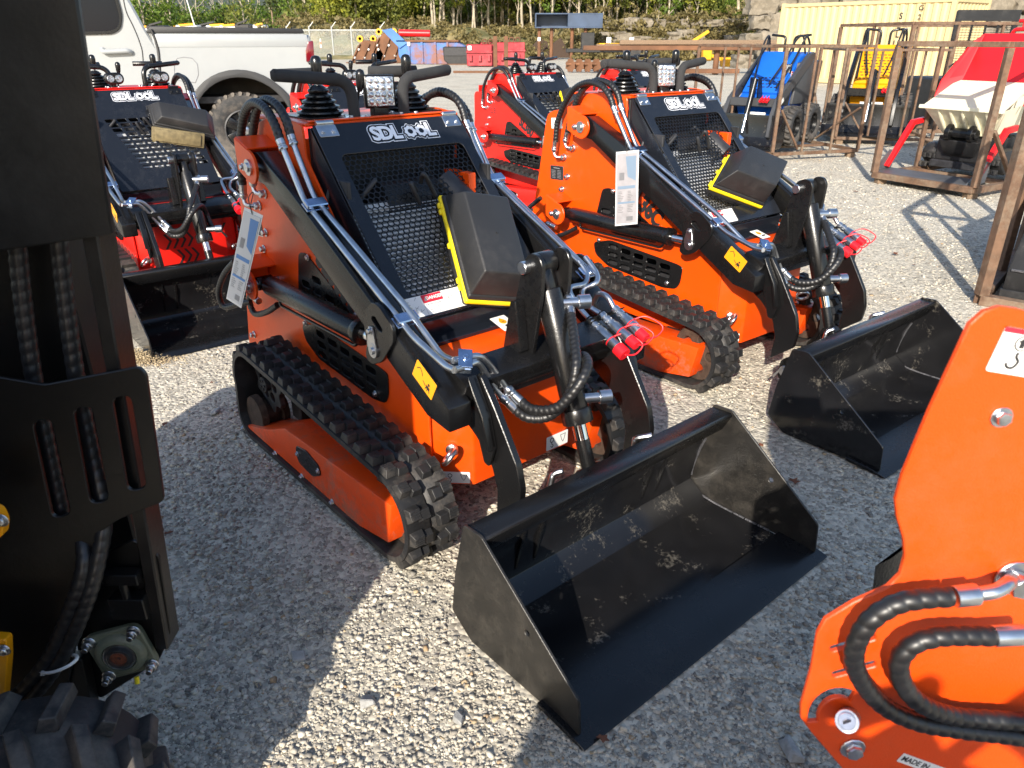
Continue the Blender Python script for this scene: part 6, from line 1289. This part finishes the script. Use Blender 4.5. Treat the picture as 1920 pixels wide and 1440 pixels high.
for k in range(20):
    px = 235 + k * 17; Y = rr(150, 190); x = atY(px, 30, Y).x; random.seed(700 + k); tree('%s rounded green tree from the left in the distance over the pickup bed' % ORD[k], x, Y, -.3, rr(1.15, 1.7), LOWCR[k % 4], LEAF[(0, 1, 0)[k % 3]], 'distant trees over the pickup', k + 3)
for k in range(16):
    x = atY(1400 + k * 36, 30, 52).x; random.seed(800 + k); tree('%s leafy tree from the left above the quarry face' % ORD[k], x, 50 + rr(0, 6), 3.4, rr(.5, .8), LOWCR[k % 4], LEAF[k % 3], 'trees above the quarry face', k + 1)
# brush on the bank: one mass
rg = np.random.RandomState(5); Vb = []
for k in range(260):
    x = rg.uniform(5, 26); y = rg.uniform(58.5, 66); h = rg.uniform(.3, 1.1); z = 0 if y < 61.3 else (y - 61) * .6; Vb.append(leaf_cloud(90, (x, y, z + h * .5), (rg.uniform(.4, 1.2), .6, h * .7), .13, 900 + k, 14))
for k in range(620):
    x = rg.uniform(-24, 40); y = rg.uniform(66, 98) if x < 10 or rg.rand() < .5 else rg.uniform(58, 98); z = bank_z(x, y); h = rg.uniform(.3, 1.0); Vb.append(leaf_cloud(90, (x, y, z + h * .5), (rg.uniform(.6, 1.3), .8, h * .7), .15, k, 14))
br = obj('brush', mesh_quads(np.concatenate(Vb)), leafmat('dry_brush', (.075, .065, .022), (.30, .24, .10)), None, 'dry weeds and brush covering the bank', 'stuff')
# far hill
hv = []; n = 40
for i in range(n): hv.append((-260 + i * 9.5, 420, max(0, 34 + 16 * math.sin(i * .16 + .6) + 3 * math.sin(i * .9))))
struct('hill', MB().add(hv + [(x, y, -2) for x, y, z in hv] + [(x, 520, z * .9) for x, y, z in hv], [(i, i + 1, n + i + 1, n + i) for i in range(n - 1)] + [(i, 2 * n + i, 2 * n + i + 1, i + 1) for i in range(n - 1)]).mesh(0, 1, 60), mat('wooded_hill', (.030, .042, .040), .9, noise=.4, nscale=.06))
# ---------------------------------------------------------------- gravel yard
def gravel_mat():
    m = bpy.data.materials.new('gravel'); m.use_nodes = True; N = m.node_tree.nodes; L = m.node_tree.links; b = N['Principled BSDF']; b.inputs['Roughness'].default_value = .92; b.inputs['Specular IOR Level'].default_value = .25
    tc = N.new('ShaderNodeTexCoord'); v = N.new('ShaderNodeTexVoronoi'); v.inputs['Scale'].default_value = 62; L.new(tc.outputs['Object'], v.inputs[0])
    n1 = N.new('ShaderNodeTexNoise'); n1.inputs['Scale'].default_value = .7; n1.inputs['Detail'].default_value = 7; L.new(tc.outputs['Object'], n1.inputs[0]); n2 = N.new('ShaderNodeTexNoise'); n2.inputs['Scale'].default_value = 26; n2.inputs['Detail'].default_value = 6; L.new(tc.outputs['Object'], n2.inputs[0])
    sp = N.new('ShaderNodeSeparateColor'); L.new(v.outputs['Color'], sp.inputs[0])
    cr = N.new('ShaderNodeValToRGB'); e = cr.color_ramp.elements; e[0].position = 0; e[0].color = (.27, .245, .20, 1); e[1].position = 1; e[1].color = (.66, .60, .485, 1); x = e.new(.5); x.color = (.49, .45, .37, 1); L.new(sp.outputs[0], cr.inputs[0])
    mr = N.new('ShaderNodeMapRange'); mr.inputs[1].default_value = .3; mr.inputs[2].default_value = .7; mr.inputs[3].default_value = .82; mr.inputs[4].default_value = 1.16; L.new(n1.outputs[0], mr.inputs[0])
    mx = N.new('ShaderNodeMix'); mx.data_type = 'RGBA'; mx.blend_type = 'MULTIPLY'; mx.inputs[0].default_value = 1; L.new(cr.outputs[0], mx.inputs[6]); L.new(mr.outputs[0], mx.inputs[7])
    r2 = N.new('ShaderNodeMapRange'); r2.inputs[1].default_value = .56; r2.inputs[2].default_value = .72; L.new(n1.outputs[0], r2.inputs[0]); r3 = N.new('ShaderNodeMath'); r3.operation = 'MULTIPLY'; r3.inputs[1].default_value = .55; L.new(r2.outputs[0], r3.inputs[0])
    m2 = N.new('ShaderNodeMix'); m2.data_type = 'RGBA'; m2.inputs[7].default_value = (.235, .185, .13, 1); L.new(r3.outputs[0], m2.inputs[0]); L.new(mx.outputs[2], m2.inputs[6]); L.new(m2.outputs[2], b.inputs['Base Color'])
    h = N.new('ShaderNodeMath'); h.operation = 'MULTIPLY_ADD'; h.inputs[1].default_value = .6; L.new(n2.outputs[0], h.inputs[0]); iv = N.new('ShaderNodeMath'); iv.operation = 'SUBTRACT'; iv.inputs[0].default_value = .8; L.new(v.outputs['Distance'], iv.inputs[1]); L.new(iv.outputs[0], h.inputs[2])
    bp = N.new('ShaderNodeBump'); bp.inputs['Strength'].default_value = .7; bp.inputs['Distance'].default_value = .008; L.new(h.outputs[0], bp.inputs['Height']); L.new(bp.outputs[0], b.inputs['Normal']); return m
gv = MB()
gv.add([(-400, -60, 0), (400, -60, 0), (400, 600, 0), (-400, 600, 0)], [(0, 1, 2, 3)]); struct('gravel_yard', gv.mesh(0), gravel_mat())
def stone_mat():
    m = bpy.data.materials.new('crushed_stone'); m.use_nodes = True; N = m.node_tree.nodes; L = m.node_tree.links; b = N['Principled BSDF']; b.inputs['Roughness'].default_value = .88; b.inputs['Specular IOR Level'].default_value = .3
    g = N.new('ShaderNodeNewGeometry'); cr = N.new('ShaderNodeValToRGB'); E_ = cr.color_ramp.elements; cols = [(0, (.17, .16, .145)), (.2, (.33, .305, .26)), (.5, (.48, .44, .365)), (.80, (.57, .52, .425)), (.96, (.68, .635, .53)), (.975, (.38, .26, .15)), (1, (.48, .38, .24))]
    E_[0].position, E_[0].color = 0, (*cols[0][1], 1); E_[1].position, E_[1].color = 1, (*cols[-1][1], 1)
    for p, c in cols[1:-1]: e = E_.new(p); e.color = (*c, 1)
    L.new(g.outputs['Random Per Island'], cr.inputs[0]); tc = N.new('ShaderNodeTexCoord'); n = N.new('ShaderNodeTexNoise'); n.inputs['Scale'].default_value = 260; n.inputs['Detail'].default_value = 3; L.new(tc.outputs['Object'], n.inputs[0])
    n1 = N.new('ShaderNodeTexNoise'); n1.inputs['Scale'].default_value = 1.4; n1.inputs['Detail'].default_value = 5; L.new(tc.outputs['Object'], n1.inputs[0])
    mr = N.new('ShaderNodeMapRange'); mr.inputs[3].default_value = .75; mr.inputs[4].default_value = 1.2; L.new(n.outputs[0], mr.inputs[0]); mx = N.new('ShaderNodeMix'); mx.data_type = 'RGBA'; mx.blend_type = 'MULTIPLY'; mx.inputs[0].default_value = 1; L.new(cr.outputs[0], mx.inputs[6]); L.new(mr.outputs[0], mx.inputs[7])
    r2 = N.new('ShaderNodeMapRange'); r2.inputs[1].default_value = .52; r2.inputs[2].default_value = .72; r2.inputs[4].default_value = .6; L.new(n1.outputs[0], r2.inputs[0]); m2 = N.new('ShaderNodeMix'); m2.data_type = 'RGBA'; m2.inputs[7].default_value = (.27, .215, .15, 1); L.new(r2.outputs[0], m2.inputs[0]); L.new(mx.outputs[2], m2.inputs[6])
    L.new(m2.outputs[2], b.inputs['Base Color']); return m
def KEEP(x, y, s):
    """no stones where buckets and tracks press on the ground"""
    ok = np.ones(len(x), bool)
    for fr, x0, x1, w in ((FA, .84, 1.38, .53), (FB, .91, 1.46, .53), (FR1, .84, 1.38, .53), (FR3, .84, 1.38, .53), (Frame(-.911, 5.341, -50, .97), .84, 1.38, .53)):
        M = fr.I; lx = M[0][0] * x + M[0][1] * y + M[0][3]; ly = M[1][0] * x + M[1][1] * y + M[1][3]
        ok &= ~((lx > x0) & (lx < x1) & (np.abs(ly) < w)); ok &= ~((np.abs(lx) < .56) & (np.abs(np.abs(ly) - .4225) < .085) & (s > .008))
    return ok
def stones(n, region, smin, smax, seed, keep=None):
    """n angular stones (jittered boxes), denser near the camera"""
    rg = np.random.RandomState(seed); pts = []
    X0, X1, Y0, Y1 = region
    u = rg.uniform(0, 1, n); y = Y0 * (Y1 / Y0) ** u; half = .75 * y + .25; x = rg.uniform(-1, 1, n) * half
    s = smin * (smax / smin) ** (rg.uniform(0, 1, n) ** 2.6); s *= np.clip(.9 + .12 * (y - 1), .9, 1.7)
    pch = np.sin(x * 3.1 + 1.3 * np.sin(y * 2.2)) + np.sin(y * 2.9 - x * 1.7 + 2.0) + .6 * np.sin(x * 7.3 + y * 6.1); s = np.where(pch > .75, s * .62, s)     # packed, finer patches
    if keep is not None:
        k = keep(x, y, s); x, y, s = x[k], y[k], s[k]; n = len(x)
    cube = np.array([(i, j, k) for i in (-1, 1) for j in (-1, 1) for k in (-1, 1)], float) * .5
    V = cube[None] + rg.uniform(-.24, .24, (n, 8, 3)); V *= rg.uniform(.6, 1.2, (n, 1, 3)); V[:, :, 2] *= .55
    a = rg.uniform(0, 2 * np.pi, n); ca, sa = np.cos(a), np.sin(a); tx = rg.normal(0, .35, n); ct, st = np.cos(tx), np.sin(tx)
    Y = V[:, :, 1] * ct[:, None] - V[:, :, 2] * st[:, None]; Z = V[:, :, 1] * st[:, None] + V[:, :, 2] * ct[:, None]; Xx = V[:, :, 0]
    Xr = Xx * ca[:, None] - Y * sa[:, None]; Yr = Xx * sa[:, None] + Y * ca[:, None]
    out = np.stack([Xr, Yr, Z], 2) * s[:, None, None]; out[:, :, 0] += x[:, None]; out[:, :, 1] += y[:, None]; out[:, :, 2] += (s * rg.uniform(-.10, .16, n))[:, None]
    f = np.array([(0, 1, 3, 2), (4, 6, 7, 5), (0, 4, 5, 1), (2, 3, 7, 6), (0, 2, 6, 4), (1, 5, 7, 3)])
    F = (f[None] + np.arange(n)[:, None, None] * 8).reshape(-1)
    me = bpy.data.meshes.new('m'); me.vertices.add(n * 8); me.vertices.foreach_set('co', out.astype(np.float32).ravel()); me.loops.add(len(F)); me.loops.foreach_set('vertex_index', F.astype(np.int32)); me.polygons.add(n * 6); me.polygons.foreach_set('loop_start', np.arange(0, n * 24, 4, dtype=np.int32)); me.update(); me.validate(); return me
st = obj('loose_gravel', stones(205000, (0, 0, .80, 13.0), .0034, .0150, 1, KEEP), stone_mat(), None, 'loose crushed grey limestone gravel covering the yard', 'stuff')
# a few larger stones one can point at
def pebble(lab, px, py, s, seed):
    me = stones(1, (0, 0, 1, 1.001), 1, 1.001, seed); co = np.empty(24, np.float32); me.vertices.foreach_get('co', co); co = co.reshape(-1, 3); co = (co - co.mean(0)) * s; me.vertices.foreach_set('co', co.ravel()); finish(me, s * .08, 1, 30)
    o = obj('stone', me, LIMEN); o.location = gnd(px, py) + Vector((0, 0, s * .25)); tag(o, lab, 'stone', 'larger stones on the gravel')
LIMEN = mat('grey_stone', (.30, .30, .29), .85, noise=.25, nscale=60, bump=.4, bscale=200)
pebble('flat grey stone below the orange machine at the right edge', 1482, 1412, .055, 4); pebble('grey stone lying in the shade left of centre bottom', 560, 1236, .035, 5); pebble('rounded grey stone left of the front loader\'s track', 405, 775, .04, 6); pebble('pale stone near the lower edge of the frame', 690, 1320, .035, 8); pebble('grey stone beside the front bucket\'s left corner', 860, 1352, .035, 9)
# fallen leaves
DRYL = mat('dry_leaf', (.16, .055, .025), .8, noise=.3, nscale=60)
def leaf(lab, px, py, s, seed):
    random.seed(seed); L = []
    for k in range(10):
        a = 2 * math.pi * k / 10; r = s * (1.0 if k % 2 == 0 else .55) * random.uniform(.7, 1.1); L.append(Vector((r * math.cos(a), r * math.sin(a) * .7, random.uniform(.004, s * .45))))
    mb = MB().add([(0, 0, .006)] + L + [(0, 0, .004)] + [p - Vector((0, 0, .0015)) for p in L], [(0, 1 + k, 1 + (k + 1) % 10) for k in range(10)] + [(11, 12 + (k + 1) % 10, 12 + k) for k in range(10)])
    o = obj('fallen_leaf', mb.mesh(0, 1, 60, False), DRYL); o.location = gnd(px, py) + Vector((0, 0, .010)); o.rotation_euler = (0, 0, random.uniform(0, 6)); tag(o, lab, 'leaf', 'fallen brown leaves')
for k, (px, py, s, lab) in enumerate(((1487, 908, .028, 'large brown leaf right of the front bucket'), (1425, 840, .018, 'small brown leaf beside the front bucket\'s far corner'), (310, 800, .02, 'brown leaf on shaded gravel by the slotted plate'), (398, 722, .016, 'brown leaf near the left red loader\'s bucket'), (318, 1005, .018, 'brown leaf at the edge of the black attachment'), (1678, 480, .04, 'brown leaf on sunlit gravel near the SL36C loader'), (1604, 362, .03, 'brown leaf in front of the blue loader\'s crate'), (1130, 1392, .02, 'brown leaf under the front bucket\'s left corner'), (1713, 500, .02, 'small brown leaf lying right of the larger sunlit one'))): leaf(lab, px, py, s, 40 + k)
# spilled sand under the red loader's bucket
sn = stones(2600, (0, 0, 1, 1.0001), .004, .010, 3); co = np.empty(2600 * 24, np.float32); sn.vertices.foreach_get('co', co); co = co.reshape(-1, 8, 3); rg = np.random.RandomState(2); cen = co.mean(1); co -= cen[:, None]
q0 = gnd(268, 672); off = rg.normal(size=(2600, 3)) * np.array((.10, .05, .0)); co += (np.array((q0.x, q0.y, 0)) + off)[:, None]; co[:, :, 2] += np.maximum(0, .03 - np.linalg.norm(off, axis=1) * .15)[:, None] * rg.uniform(0, 1, (2600, 1)); sn.vertices.foreach_set('co', co.ravel())
obj('spilled_sand', sn, mat('tan_sand', (.46, .36, .22), .9, noise=.2, nscale=80), None, 'small spill of tan sand under the left red loader\'s bucket', 'stuff')
# ---------------------------------------------------------------- unseen loader added behind the camera to cast the foreground shade
VN = dict(VA, text='SL36C', lugs=False, full=True)
make_loader('compact_track_loader', 'orange tracked mini loader parked just behind the viewpoint, its shadow falling before the front bucket', (.20, -.98, -50, 1), VN, G)
